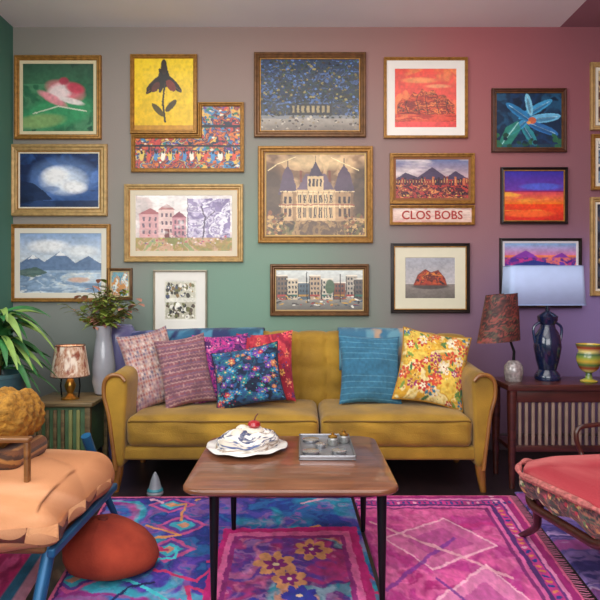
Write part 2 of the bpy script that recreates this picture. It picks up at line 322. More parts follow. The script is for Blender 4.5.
def a15(a):
    a.swirl(['#173a5e','#10283e','#1f5070','#12304a'],2,2,6,1.6)
    for (cx,cy,rx,ry,c,an) in ((.6,.3,.3,.07,'#3f9ac9',-.6),(.72,.46,.26,.08,'#6cb8dc',-.15),(.7,.64,.26,.07,'#2c6fae',.45),(.5,.74,.24,.07,'#2f8a94',1.1),(.36,.6,.24,.06,'#3f9ac9',2.4),(.36,.36,.26,.07,'#2c7fb4',.7),(.5,.22,.2,.05,'#7cc4e0',1.4)):
        a.ell(cx,cy,rx,ry,c,an); a.line([(cx-rx*.8*math.cos(an),cy-rx*.8*math.sin(an)),(cx+rx*.8*math.cos(an),cy+rx*.8*math.sin(an))],.005,'#b0dce8'); a.ell(cx,cy+.02,rx*.7,ry*.4,'#1c4a70',an,.6)
    a.ell(.55,.5,.06,.06,'#c96a4a'); a.ell(.5,.54,.03,.03,'#e0a05a'); a.poly([(.03,.95),(.16,.62),(.34,.5),(.38,.66),(.2,.98)],'#2f8a74',.8); a.line([(.08,.95),(.34,.54)],.008,'#9fd6d0'); a.rect(0,.92,1,1,'#20485a',.6); a.scat(30,['#1f4a3c','#2f6a4c','#123040'],.02,.05,(0,.75,1,1),3)
def a16(a):
    a.grad('#2c2f9c','#6a3aa0',0,.4); a.grad('#c93a5c','#f47a1a',.4,.66); a.grad('#f0481c','#d02a24',.66,1); a.ell(.62,.32,.4,.08,'#4a6ad8',0,.7,.6); a.noise('#f6b03c',.52,2,7,4,(0,.42,1,.8),.2); a.rect(0,.4,1,.43,'#8f2a5c'); a.ell(.4,.85,.5,.08,'#f86a2c',0,.8,.6)
def a17(a):
    a.grad('#7fb0dc','#d07aac',0,.2); a.grad('#f2864a','#7a3a9c',.2,.4); a.poly([(0,.3),(.3,.12),(.55,.3),(.8,.16),(1,.32),(1,.5),(0,.5)],'#8a3dac'); a.swirl(['#c93a7c','#5a3ab0','#e87a5a','#3a2a8a'],4,5,6,2,(0,.24,1,.42),.8); a.poly([(0,.4),(.4,.28),(1,.42),(1,.6),(0,.6)],'#2a3a88'); a.swirl(['#4a88c4','#c9577c','#2a3a78','#e89a4c'],4,4,7,2,(0,.56,1,1))
def a18(a): a.swirl(['#6a4a3c','#c9a06a','#3f3a40','#d8c090'],3,4,3,2)
def a19(a): a.swirl(['#88a0b4','#3f5a6a','#e8e2d4','#2a3a4a'],3,4,4,2)
def a20(a): a.swirl(['#3c4a5c','#7a5c4c','#a88f6a','#1c2430'],3,4,5,2)
def a21(a): a.swirl(['#6fa6b4','#2a5c78','#d9e2dc','#c98a4a'],3,3,5,2)
# ---------------------------------------------------------------- shell
def cgrid(nx,ny,fpos):
    V=[fpos(i/(nx-1),j/(ny-1)) for j in range(ny) for i in range(nx)]
    Fc=[(j*nx+i,(j+1)*nx+i,(j+1)*nx+i+1,j*nx+i+1) for j in range(ny-1) for i in range(nx-1)]
    return V,Fc
XL=X(13,WALL); XM=X(560,WALL); XR=2.45; CE=Z(27,WALL); YB=-1.6
wallm=VCOL('wall_colour_blend',.85,.15,140)  # wall tone varies by position, blended between the anchor colours below
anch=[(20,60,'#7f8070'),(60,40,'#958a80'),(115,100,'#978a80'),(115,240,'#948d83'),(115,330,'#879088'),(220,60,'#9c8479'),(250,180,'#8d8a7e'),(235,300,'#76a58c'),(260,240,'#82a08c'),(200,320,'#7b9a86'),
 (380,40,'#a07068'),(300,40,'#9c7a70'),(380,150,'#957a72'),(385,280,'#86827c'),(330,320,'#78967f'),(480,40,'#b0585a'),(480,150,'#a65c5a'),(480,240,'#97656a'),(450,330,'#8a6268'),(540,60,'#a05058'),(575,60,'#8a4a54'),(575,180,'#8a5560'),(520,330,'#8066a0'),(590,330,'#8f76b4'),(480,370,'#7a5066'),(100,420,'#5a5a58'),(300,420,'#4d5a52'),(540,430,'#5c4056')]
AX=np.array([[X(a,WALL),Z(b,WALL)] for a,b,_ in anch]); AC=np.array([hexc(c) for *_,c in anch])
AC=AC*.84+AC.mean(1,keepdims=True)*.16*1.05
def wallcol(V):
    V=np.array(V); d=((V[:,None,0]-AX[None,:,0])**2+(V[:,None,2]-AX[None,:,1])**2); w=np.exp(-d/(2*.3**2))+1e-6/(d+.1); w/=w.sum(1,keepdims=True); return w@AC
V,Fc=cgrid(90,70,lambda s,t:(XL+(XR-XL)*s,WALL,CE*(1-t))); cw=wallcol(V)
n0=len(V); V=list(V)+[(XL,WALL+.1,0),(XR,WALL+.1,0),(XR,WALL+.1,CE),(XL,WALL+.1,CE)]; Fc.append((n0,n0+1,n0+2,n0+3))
struct('wall_back',V,Fc,wallm,col=np.vstack([cw,np.tile(cw[:1],(4,1))]))
mg=MAT('green_wall_paint','#4a7a68',.85,var=.05,scale=2); mr=MAT('mauve_wall_paint','#8a4a54',.85,var=.06,scale=1.5)
struct('wall_left',*box(XL-.1,XL,YB,WALL,0,CE),mg); struct('wall_right',*box(XR,XR+.1,YB,WALL,0,CE),mr)
struct('ceiling',*box(XL-.1,XM,YB,WALL+.1,CE,CE+.1),MAT('ceiling_paint','#f0edeb',.9,var=.02,scale=2))
struct('ceiling_right',*box(XM,XR+.1,YB,WALL+.1,CE,CE+.1),MAT('mauve_ceiling_paint','#a0707a',.9,var=.03,scale=2))
struct('floor',*box(XL-.1,XR+.1,YB,WALL+.1,-.1,0),WOOD('dark_floorboards','#171113','#2f2022',.4,12,1,1))
mtrim=MAT('trim_paint','#4f3e44',.6,var=.04)
struct('baseboard_back',*box(XL,XR,WALL-.018,WALL,0,.11),mtrim)
struct('baseboard_left',*box(XL,XL+.018,YB,WALL-.02,0,.11),mtrim); struct('baseboard_right',*box(XR-.018,XR,YB,WALL-.02,0,.11),mtrim)
# ---------------------------------------------------------------- pictures
canv=VCOL('painted_paper',.35,coat=.12)
gold=MAT('gilded_wood','#a07234',.42,.35,.3,40,.15,90); lgold=MAT('pale_gilded_wood','#b89660',.45,.25,.22,30,.1,90)
dgold=MAT('antique_bronze_wood','#6b4827',.4,.3,.3,30,.1,90); blackf=MAT('black_lacquer_wood','#241a18',.3,.1,.2,20); silver=MAT('champagne_metal','#b3aa98',.3,.6,.15,20); walnutf=MAT('walnut_frame_wood','#4f2c1c',.4,0,.3,30)
FM=dict(g=gold,l=lgold,d=dgold,b=blackf,s=silver,w=walnutf)
def sweep_frame(out,prof):
    n=len(out); V=[];Fc=[]; m=len(prof)
    nr=[]
    for i in range(n):
        a=out[i];b=out[(i+1)%n]; dx,dz=b[0]-a[0],b[1]-a[1]; l=math.hypot(dx,dz); nr.append((-dz/l,dx/l))
    for i in range(n):
        n1=nr[i-1];n2=nr[i]; mx,mz=n1[0]+n2[0],n1[1]+n2[1]
        for (ins,dep) in prof: V.append((out[i][0]+mx*ins,-dep,out[i][1]+mz*ins))
    for i in range(n):
        j=(i+1)%n
        for k in range(m):
            k2=(k+1)%m; Fc.append((i*m+k,i*m+k2,j*m+k2,j*m+k))
    return V,Fc
GRP='framed pictures of the gallery wall'; PN=[0]
def picture(box4,style,fw,matw,matc,fn,label,out=None,plane=4.13,dep=.028,inner=None,name='framed_picture',fin=True):
    x0,y0,x1,y1=box4; s=plane/F; w=(x1-x0)*s; h=(y1-y0)*s; fw*=s; matw*=s; PN[0]+=1
    root=empty(name,(X((x0+x1)/2,plane),WALL,Z(y1,plane)),label,'picture',GRP)
    O=[(-w/2,0),(w/2,0),(w/2,h),(-w/2,h)] if out is None else [(-w/2+u*w,(1-v)*h) for u,v in out]
    pr=[(0,0),(0,dep*.75),(fw*.12,dep*.95),(fw*.35,dep),(fw*.6,dep*.72),(fw*.8,dep*.78),(fw,dep*.5),(fw,0)]
    mesh('frame',*sweep_frame(O,pr),FM[style],root,local=True,auto=25)
    if inner:
        g=.75*s; q=[(fw-.001,dep*.3),(fw-.001,dep*.6),(fw+g,dep*.6),(fw+g+.001,dep*.3)]
        mesh('inner_slip',*sweep_frame(O,q),inner,root,local=True,smooth=False)
    if matw>0:
        q=[(fw-.002,dep*.2),(fw-.002,dep*.42),(fw+matw-.001,dep*.42),(fw+matw+.0015,dep*.34),(fw+matw+.0015,dep*.2)]
        mesh('mat_board',*sweep_frame(O,q),MAT('mat_board_paper',matc,.9,var=.02),root,local=True,smooth=False)
    ins=fw+matw-(.001 if matw==0 else 0); aw=w-2*ins; ah=h-2*ins
    nx=max(16,int(aw/s*2.2)); ny=max(16,int(ah/s*2.2)); a=Art(nx,ny,'#808080'); fn(a)
    if fin: a.finish(PN[0]*3,.005,.26,26)
    yy=-dep*.33
    V=[(-aw/2+aw*i/(nx-1),yy,ins+ah*(1-j/(ny-1))) for j in range(ny) for i in range(nx)]
    Fc=[]
    for j in range(ny-1):
        for i in range(nx-1):
            if out is not None:
                uu=(ins+aw*(i+.5)/(nx-1))/w; vv=(ins+ah*(j+.5)/(ny-1))/h
                if uu<out[4][0]+ins/w*.3 and vv<out[4][1]+ins/h*.3: continue
            Fc.append((j*nx+i,(j+1)*nx+i,(j+1)*nx+i+1,j*nx+i+1))
    mesh('artwork',V,Fc,canv,root,local=True,smooth=False,col=a.c.reshape(-1,3))
    return root
picture((14,55,101,139),'g',5,3,'#d9cba4',a1,'gold framed picture of soft pink and white shapes over green, top left of the wall')
picture((10,144,107,216),'l',7,2,'#e8dcc2',a2,'pale gold framed picture of a bright white glow on dark blue, second row left',inner=gold)
picture((10,224,110,302),'g',4,5,'#e4ddcb',a3,'gold framed pale grey blue landscape partly behind the green plant leaves')
picture((130,54,197,133.5),'g',4,0,'#fff',a4,'bright yellow picture of a dark palm flower in a gold frame')
picture((131,102,244,172),'g',4,0,'#fff',a5,'L-shaped gold frame of busy multicolour market scene wrapped around the yellow picture',out=[(0,1),(1,1),(1,0),(.59,0),(.59,.458),(0,.458)])
picture((124,184,243,262),'l',5,6,'#ddd0b6',a6,'wide pale gold framed pastel pink and lilac village picture with cream mat',inner=gold)
picture((153,270,207,331),'s',2,9,'#eeeae0',a7,'small thin framed white matted print of two sketches, just above the sofa')
picture((254,52,366,137),'d',6,0,'#fff',a8,'dark bronze framed picture of dense dark blue foliage, top centre',inner=gold)
picture((258,146,373,243),'g',6,2,'#c9a86c',a9,'large gold framed painting of a turreted house in browns, centre of the wall',inner=dgold)
picture((270,264,369,316),'d',5,1,'#b59a6c',a10,'bronze framed panorama of a busy street front, directly above the sofa')
picture((384,57,468,138),'g',3,8,'#ece6dc',a11,'white matted bright orange red landscape in a thin gold frame')
picture((390,153,475,204),'g',4,2,'#8a5a3a',a12,'gold framed dark red city and mountain picture above the lettered strip')
r13=picture((390,205,475,225),'g',3,0,'#fff',lambda a:(a.grad('#e6cfc0','#d8b4a4',0,1),a.noise('#c9807a',.55,12,4,3,soft=.2,o=.6)),'narrow gold framed pale strip with reddish lettering below the dark red city picture')
def lettering(txt,parent,w,x0,z0,y,mat):
    cu=bpy.data.curves.new('lettering','FONT'); cu.body=txt; cu.size=1; cu.align_x='CENTER'; cu.resolution_u=3; cu.offset=.015
    to=bpy.data.objects.new('tmp',cu); COL.objects.link(to); bpy.context.view_layer.update()
    me=bpy.data.meshes.new_from_object(to.evaluated_get(bpy.context.evaluated_depsgraph_get())); bpy.data.objects.remove(to)
    vs=np.array([v.co[:] for v in me.vertices]); sc=w/(vs[:,0].max()-vs[:,0].min()); fs=[tuple(p.vertices) for p in me.polygons]
    V=[(v[0]*sc+x0,y,v[1]*sc*1.0+z0) for v in vs]
    return mesh('lettering',V,fs,mat,parent,smooth=False,local=True,label='reddish capital lettering')
lettering('CLOS BOBS',r13,.42,0,.042,-.0105,MAT('reddish_ink','#a8342c',.7,var=.1))
picture((391,243,470,313),'b',3.5,11,'#ddd6bc',a14,'black framed picture of a rust orange rock under grey sky with wide cream mat',inner=gold)
picture((492,88,567,152),'w',4,0,'#fff',a15,'walnut framed teal and blue leaf picture on the right',inner=dgold)
picture((501,167,568,224),'b',3,0,'#fff',a16,'black framed glowing sunset picture, indigo sky over orange',inner=gold)
picture((500,238,582,308),'b',3,2,'#d9d4da',a17,'dark framed purple hills landscape half hidden behind the pale blue lampshade')
picture((107,268,132,300),'d',3,1,'#c9b88c',a21,'tiny bronze framed teal picture peeking out behind the dried bouquet')
picture((591,62,648,130),'l',5,3,'#e4dcc8',a18,'highest pale gold frame cut off by the right edge of the view')
picture((592,134,646,190),'g',4,3,'#e4dcc8',a19,'middle and smallest gold frame cut off by the right edge of the view')
picture((591,197,650,296),'l',5,2,'#e4dcc8',a20,'tall pale gold frame, lowest of those cut off by the right edge')
# ---------------------------------------------------------------- sofa
must=MAT('mustard_velvet','#82600e',.8,0,.10,4.5,.3,160,sheen=.15,col2='#ad8420'); mustd=MAT('mustard_piping','#6f4f0c',.7,0,.1,20)
legw=WOOD('honey_leg_wood','#6e4418','#a06a2c',.4,10,10,2)
SX0,SX1=X(103,3.24),X(496,3.24); cxs=(SX0+SX1)/2
sofa=empty('sofa',(cxs,3.6,0),'long mustard velvet sofa with two seat cushions and a channelled back','sofa')
prof=[(114,468),(112,440),(108,412),(103,394),(104,380),(111,374),(121,374),(127,381),(127,394),(125,420),(124.5,468)]
armP=smoothpoly([((a-300)*3.24/F,Z(b,3.24)) for a,b in prof],2)
def armfn(q):
    t=max(0,(q[1]-3.28))/.6; q[2]+= .035*t*(q[2]>.3)*(q[2]-.3)/.3; return q
aL=prism(armP,3.23,3.86,.025,4,armfn); dxm=2*cxs
aR=([(dxm-x,y,z) for x,y,z in aL[0]],[tuple(reversed(f)) for f in aL[1]])
fp=curve([(X(a,3.24),3.232,Z(b,3.24)) for a,b in ((116,470),(112.5,440),(109,414),(104.5,396),(105,382),(111,375.5),(120,375.5),(125.5,381))],5)
for g,mir in ((aL,0),(aR,1)):
    am=mesh('arm',*g,must,sofa,auto=60)
    pp=[((x if not mir else dxm-x),y,z) for x,y,z in fp]
    mesh('wood_facing',*tube(pp,.0115,8),legw,am,label='honey wood edge of the arm front')
IX0=X(124.5,3.24); IX1=dxm-IX0
mesh('base_rail',*rbox(SX0+.065,SX1-.065,3.25,3.9,.175,.25,.02),must,sofa)
mid=X(320,3.24)
for x0,x1 in ((IX0+.004,mid-.004),(mid+.004,IX1-.004)):
    def pf(u,v,w,p):
        k=(1-u**4)*(1-v**4)
        p[2]+=.018*k*(1 if w>0 else 0)-.004*(1 if w>0 else 0)*abs(math.sin(u*7+v*3)); p[1]+=-.012*(1-u**6)*(1-w*w)*(1 if v<-.9 else 0)+ .004*math.sin(u*9+w*4)*(v<-.5); return p
    cu=mesh('seat_cushion',*rbox(x0,x1,3.235,3.80,.245,.415,.045,5,20,pf),must,sofa,auto=80)
    mesh('piping',*tube([(x0+.015,3.245,.385)]+[(x0+.03+(x1-x0-.06)*i/10,3.236-.008*math.sin(math.pi*i/10),.392) for i in range(11)]+[(x1-.015,3.245,.385)],.005,6),mustd,cu)
BX0,BX1=X(133,3.85),X(464,3.85)
def backprof(bul,x,q=False):
    top=.835-.02*abs((x-cxs)/1.0)**3
    if q:
        zs=[.25+.51*i/24 for i in range(25)]
        pts=[(float(np.interp(z,[.25,.40,.55,.68,.76],[3.78,3.765,3.765,3.775,3.79]))-bul*(.45+.55*abs(math.sin(math.pi*(z-.25)/.12))**.5),z) for z in zs]
    else: pts=[(3.78-bul*.4,.25),(3.765-bul,.40),(3.765-bul,.55),(3.775-bul,.68),(3.79-bul,.76)]
    for i in range(7):
        a=math.pi*i/6; pts.append((3.855-math.cos(a)*(.06+bul),top-.05+math.sin(a)*(.045+bul*.4)))
    pts+= [(3.93,.7),(3.94,.5),(3.94,.25)]
    return pts
nch=12; V=[];Fc=[]; NX=nch*10+1
for i in range(NX):
    t=i/(NX-1); x=BX0+(BX1-BX0)*t; f=(t*nch)%1; bul=.026*math.sqrt(max(0,math.sin(math.pi*f))) if 0<i<NX-1 else 0
    pr=backprof(bul,x,True); m=len(pr); V+=[(x,y,z) for y,z in pr]
for i in range(NX-1):
    for k in range(m):
        k2=(k+1)%m; Fc.append((i*m+k,(i+1)*m+k,(i+1)*m+k2,i*m+k2))
Fc.append(tuple(range(m))); Fc.append(tuple((NX-1)*m+k for k in reversed(range(m))))
mesh('backrest',V,Fc,must,sofa,auto=70)
for x,y in ((X(118,3.27),3.275),(dxm-X(118,3.27),3.275),(X(118,3.27),3.84),(dxm-X(118,3.27),3.84)):
    s=1 if x>cxs else -1
    mesh('leg',*tube([(x-s*.005,y,.19),(x,y,.1),(x+s*.014,y,0)],[.032,.026,.017],12),legw,sofa)
fab=VCOL('woven_pattern_fabric',.9,.35,260,sheen=.12)
def throw(xa,xb,zlow,a,label,n=60):
    V=[];Fc=[];cols=[]
    for i in range(n):
        x=xa+(xb-xa)*i/(n-1); pr=backprof(.03,x)[3:-2]; pr=[(y-.012 if y<3.85 else y+.012,z+(.012 if z>.8 else 0)) for y,z in pr]
        pr=[(pr[0][0]-.004,zlow+.01*math.sin(i*.5))]+pr
        d=[0]
        for p,q in zip(pr[:-1],pr[1:]): d.append(d[-1]+math.dist(p,q))
        for j in range(24):
            s=d[-1]*j/23; y=np.interp(s,d,[p[0] for p in pr]); z=np.interp(s,d,[p[1] for p in pr]); V.append((x,y+.003*math.sin(i*.7+j*.3),z)); cols.append(a.c[j,int(i*59/(n-1))])
    for i in range(n-1):
        for j in range(23): q=i*24+j; Fc.append((q,q+1,q+25,q+24))
    th=mesh('throw_blanket',V,Fc,fab,None,col=np.array(cols)); tag(th,label,'blanket','blue throws on the sofa back')
    th.modifiers.new('thick','SOLIDIFY').thickness=.006
a=Art(60,24,'#2f5f86'); a.grad('#6f6fae','#2b5f80',0,.4,'u'); a.grad('#2b5f80','#1f4f6a',.4,1,'u'); a.noise('#4a84a0',.55,9,5,3); a.noise('#2a3460',.58,12,4,7)
throw(BX0,X(264,3.85),.60,a,'dark blue throw blanket draped over the left half of the sofa back')
a=Art(60,24,'#3a6c88'); a.noise('#5f8fa0',.5,7,5,3); a.noise('#b0947c',.6,6,4,9)
throw(X(338,3.85),X(412,3.85),.60,a,'blue teal throw over the sofa back behind the plain blue cushion',30)
# ---------------------------------------------------------------- cushions
CG='scatter cushions on the sofa'
def pillow(label,w,h,T,fn,loc,rot,bg='#888888',pipe=None,n=96):
    a=Art(n,n,bg); fn(a); V=[];C=[]
    a.finish(int(loc[0]*100)%50+3,.004,.3,30)
    for sgn in (-1,1):
        for j in range(n):
            for i in range(n):
                u=-1+2*i/(n-1); v=1-2*j/(n-1)
                x=u*w/2*(1-.09*(1-v*v)*abs(u)); z=v*h/2*(1-.09*(1-u*u)*abs(v))
                t=T*(max(0,(1-u*u)*(1-v*v)))**.42*(1+.07*math.sin(5*u+3*v)+.05*math.sin(7*v-4*u)-.05*abs(math.sin(9*u*v+2*u)))
                V.append((x,sgn*t,z+h/2)); C.append(a.c[j,i])
    Fc=[]
    for sgn in (0,1):
        o=sgn*n*n
        for j in range(n-1):
            for i in range(n-1):
                q=(o+j*n+i,o+(j+1)*n+i,o+(j+1)*n+i+1,o+j*n+i+1); Fc.append(q if sgn==0 else q[::-1])
    ob=mesh('throw_pillow',V,Fc,fab,None,col=np.array(C),local=True,auto=180); tag(ob,label,'cushion',CG)
    if pipe:
        P_=[]
        for k in range(4*16):
            s,f=divmod(k,16); f=-1+2*f/16; u,v=[(f,-1),(1,f),(-f,1),(-1,-f)][s]
            P_.append((u*w/2*(1-.09*(1-v*v)*abs(u)),0,v*h/2*(1-.09*(1-u*u)*abs(v))+h/2))
        mesh('piping',*tube(P_+P_[:2],.005,6,False),pipe,ob,local=True)
    ob.location=loc; ob.rotation_euler=rot; return ob
def pA(a):
    a.c[:]=hexc('#b09690')
    for i in range(20):
        for j in range(20):
            x=(i+.5)/20;y=(j+.5)/20; c=['#8c5a60','#cbb8ae','#70687c','#b57a6c','#94808a','#c4a89c'][(i*2+j*3+(i*j)%3)%6]; a.poly([(x,y-.024),(x+.024,y),(x,y+.024),(x-.024,y)],c)
    a.noise('#8a6470',.52,4,4,3,soft=.2,o=.6)
def pB(a):
    a.c[:]=hexc('#845660')
    for j in range(34): a.line([(k/26,(j+.5)/34+(.007 if k%2 else -.007)) for k in range(27)],.005,['#a8807c','#5e4658','#b89890','#8c4a50','#74607a'][j%5])
    for i in range(9):
        for j in range(9): x=(i+.5)/9;y=(j+.5)/9; a.poly([(x,y-.03),(x+.02,y),(x,y+.03),(x-.02,y)],['#6a4a62','#b48c86'][(i+j)%2],.7)
    a.noise('#6a4654',.5,5,5,2,soft=.2,o=.6)
def pC(a): a.swirl(['#5a2468','#94308a','#b8327c','#34246c','#c8508c','#482058'],5,5,4,3); a.scat(60,['#d878a8','#2c1c58','#e0a0b8'],.01,.025,seed=4)
def pD(a):
    a.swirl(['#18233f','#1e3a58','#101830','#24507a'],4,4,3,2)
    rg=random.Random(3)
    for i in range(95): a.flower(rg.random(),rg.random(),rg.uniform(.03,.062),rg.choice(['#2f8ab0','#b03a4c','#2a6aa4','#b8704a','#6a3c94','#247c80']),'#d8b87a',rg.choice([5,6,7]),1,rg.random()*3)
    for i in range(60): x,y=rg.random(),rg.random(); a.line([(x,y),(x+rg.uniform(-.07,.07),y+rg.uniform(-.07,.07))],.004,'#2f8a80')
    a.scat(140,['#0c142c','#b8344c','#4fa0b0'],.005,.011,seed=5)
def pE(a):
    a.swirl(['#a8263a','#c9404a','#8a1c34'],4,4,2,2); rg=random.Random(8)
    for i in range(50): a.flower(rg.random(),rg.random(),rg.uniform(.035,.06),rg.choice(['#e0785a','#5a2a5c','#d8a04c','#2f4a7c','#e0525c']),'#3a1c34',5,1,rg.random()*3)
    a.scat(90,['#5c1428','#f0a070','#4a3a78'],.006,.013,seed=2)
def pF(a):
    a.c[:]=hexc('#2c6684')
    w=np.sin(a.u*300)*np.sin(a.v*300)>0; a.m(w*.45,'#4a88a0'); a.noise('#245874',.5,3,3,4,soft=.3,o=.6)
    for k in range(12): a.line([(0,(k+.5)/12),(1,(k+.5)/12)],.004,'#6aa0b0',.5)
def pG(a):
    a.swirl(['#c9962a','#dcbc50','#c8a040','#e4d090'],4,4,4,2); rg=random.Random(11)
    for i in range(34): x,y=rg.random(),rg.random(); a.ell(x,y,.06,.022,rg.choice(['#5c7c38','#3f6a44','#7a9440']),rg.random()*3)
    for i in range(46):
        x,y,r=rg.random(),rg.random(),rg.uniform(.05,.095); c=rg.choice(['#b8342a','#d06c28','#dccfb0','#c84830','#983460','#38708c','#d8a030']); ro=rg.random()*3
        a.flower(x,y,r,c,'#5a2a2c',6,1,ro); a.flower(x,y,r*.55,rg.choice(['#e8c060','#e09050','#f0e0c0']),'#7a2a24',5,1,ro+.4)
    a.scat(90,['#3f7a4c','#a52c2c','#e8e0c4'],.005,.012,seed=7)
ST=.425
pillow('muted beige pink cushion with fine diamond pattern, leftmost on the sofa',.31,.47,.07,pA,(X(163,3.52),3.52,ST-.005),(R(-20),R(-11),R(30)))
pillow('dusty mauve fine patterned cushion second from the left arm',.30,.42,.065,pB,(X(192,3.47),3.47,ST+.003),(R(-18),R(-8),R(20)))
pillow('magenta and plum swirled cushion between the mauve and the navy floral ones',.34,.42,.045,pC,(X(221,3.55),3.555,ST),(R(-14),R(-2),R(4)))
pillow('red cushion with small dark flowers standing behind the navy floral cushion',.35,.43,.045,pE,(X(267,3.585),3.585,ST),(R(-12),R(-4),R(-5)))
pillow('navy blue cushion with dense floral embroidery lying in front of the purple and red cushions',.40,.35,.07,pD,(X(251,3.38),3.40,ST+.02),(R(-24),R(-11),R(-3)),pipe=MAT('navy_cord','#141e38',.8))
pillow('plain teal blue woven cushion right of the sofa middle',.38,.43,.07,pF,(X(371,3.52),3.52,ST-.003),(R(-20),R(3),R(6)))
pillow('yellow cushion with large red and orange flowers by the right arm',.40,.44,.075,pG,(X(427,3.46),3.46,ST+.012),(R(-20),R(9),R(-10)),pipe=MAT('ochre_cord','#a5741c',.8))
# ---------------------------------------------------------------- coffee table
topw=WOOD('walnut_tabletop','#5c3420','#8a563a',.28,1.6,11,11,.4); blk=MAT('black_metal','#16161a',.35,.6,.1)
TX=(-.41,.345); TY=(2.035,2.80); TT=.42; tcx=(TX[0]+TX[1])/2; tcy=sum(TY)/2
ct=empty('coffee_table',(tcx,tcy,0),'square walnut coffee table with rounded corners and black metal legs','table')
def rrect(x0,x1,y0,y1,r,n=8):
    p=[]
    for cx,cy,a0 in ((x1-r,y1-r,0),(x0+r,y1-r,90),(x0+r,y0+r,180),(x1-r,y0+r,270)):
        for i in range(n+1): a=R(a0+90*i/n); p.append((cx+r*math.cos(a),cy+r*math.sin(a)))
    return p
def slab(x0,x1,y0,y1,r,z0,z1,e=.006):
    V=[];Fc=[]; st=[(e,z0),(0,z0+e),(0,z1-e),(e*.3,z1-e*.3),(e,z1)]
    for ins,z in st: V+=[(x,y,z) for x,y in rrect(x0+ins,x1-ins,y0+ins,y1-ins,r)]
    n=len(V)//len(st)
    for i in range(len(st)-1):
        for j in range(n): j2=(j+1)%n; Fc.append((i*n+j,i*n+j2,(i+1)*n+j2,(i+1)*n+j))
    Fc.append(tuple(reversed(range(n)))); Fc.append(tuple((len(st)-1)*n+j for j in range(n))); return V,Fc
mesh('tabletop',*slab(*TX,*TY,.075,TT-.023,TT,.007),topw,ct,auto=50)
mesh('apron',*slab(TX[0]+.07,TX[1]-.07,TY[0]+.05,TY[1]-.06,.03,TT-.042,TT-.023,.004),blk,ct,auto=50)
for x in (-.302,.288):
    for y,s in ((2.115,-1),(2.72,1)): mesh('leg',*tube([(x,y,TT-.042),(x,y+s*.008,.2),(x,y+s*.015,.0)],[.018,.015,.010],12),blk,ct)
porc=MAT('white_porcelain','#d8d4ce',.25,0,.03,coat=.4)
cx_,cy_=-.23,2.56
V,Fc=lathe([(.07,TT),(.10,TT+.004),(.155,TT+.014),(.172,TT+.019),(.168,TT+.023),(.10,TT+.012),(.0,TT+.01)],cx_,cy_,96,False)
V=[(cx_+(x-cx_)*(1+.03*math.sin(3*math.atan2(y-cy_,x-cx_)+1)),cy_+(y-cy_)*(1+.03*math.sin(3*math.atan2(y-cy_,x-cx_)+1)),z+.003*math.sin(9*math.atan2(y-cy_,x-cx_))*min(1,max(0,(math.hypot(x-cx_,y-cy_)-.11)/.05))) for x,y,z in V]
tag(mesh('serving_plate',V,Fc,porc,None,auto=80),'white wavy-rimmed serving plate under the blue and white dessert on the coffee table','plate')
ck=empty('cake',(cx_,cy_,TT+.012),'irregular blue and white dessert with a red berry on top','cake')
NA,NB=120,40; a=Art(NA,NB,'#d8d0c6'); a.swirl(['#d8d0c6','#e4dcd2','#3a4a78','#c4b8a8','#e8e2da','#26325c','#d0c8be','#8c7460'],4,3,6,1.5)
V=[];C=[]
for j in range(NB):
    t=j/(NB-1); r=.128*math.cos(t*math.pi/2*.9)**.55; z=TT+.013+.07*t**.85
    for i in range(NA):
        an=2*math.pi*i/NA; k=1+.10*math.sin(2*an+.6)+.05*math.sin(5*an+4*t)+.03*math.sin(9*an+9*t)-.04*abs(math.sin(t*9)); V.append((cx_+r*k*math.cos(an)+.02*t,cy_+r*k*math.sin(an),z+.012*math.sin(2*an+1.5)*math.sin(math.pi*t)+.006*math.sin(5*an)*t)); C.append(a.c[NB-1-j,i])
Fc=[(j*NA+i,j*NA+(i+1)%NA,(j+1)*NA+(i+1)%NA,(j+1)*NA+i) for j in range(NB-1) for i in range(NA)]+[tuple((NB-1)*NA+i for i in range(NA)),tuple(reversed(range(NA)))]
mesh('sponge',V,Fc,VCOL('iced_dessert',.5,.3,70,coat=.2),ck,col=np.array(C),auto=80)
crm=MAT('cream_layer','#d8ccba',.5,var=.08,bump=.3,bscale=50)
for (dx,dy,r,z) in ((.03,0,.045,.082),(-.03,-.03,.032,.074),(-.02,.04,.03,.076)):
    mesh('cream',*lathe([(r,TT+z-.012),(r*1.05,TT+z),(r*.8,TT+z+.012),(r*.45,TT+z+.018),(.002,TT+z+.021)],cx_+dx,cy_+dy,24),crm,ck)
sb=mesh('berry',*lathe([(.002,TT+.088),(.018,TT+.092),(.028,TT+.106),(.024,TT+.119),(.01,TT+.126)],cx_+.035,cy_-.01,20),MAT('berry_skin','#a8202a',.3,var=.2,scale=90,coat=.5),ck,label='red berry')
mesh('stem',*tube([(cx_+.035,cy_-.01,TT+.124),(cx_+.041,cy_-.01,TT+.142),(cx_+.052,cy_-.01,TT+.155)],.0026,6),MAT('berry_stem','#6a3a34',.6),sb)
silv=MAT('brushed_silver','#a4a4a8',.3,.9,.08,30)
tr=empty('tray',(.105,2.565,TT),'rectangular silver tray with low rim at the right of the coffee table','tray')
x0,x1,y0,y1=-.005,.225,2.39,2.80-.04
mesh('base',*rbox(x0,x1,y0,y1,TT,TT+.008,.003,2),MAT('dull_silver','#8c8c90',.4,.6,.1,20),tr)
for g in (rbox(x0,x1,y0,y0+.008,TT+.006,TT+.020,.003,2),rbox(x0,x1,y1-.008,y1,TT+.006,TT+.020,.003,2),rbox(x0,x0+.008,y0,y1,TT+.006,TT+.020,.003,2),rbox(x1-.008,x1,y0,y1,TT+.006,TT+.020,.003,2)): mesh('rim',*g,silv,tr)
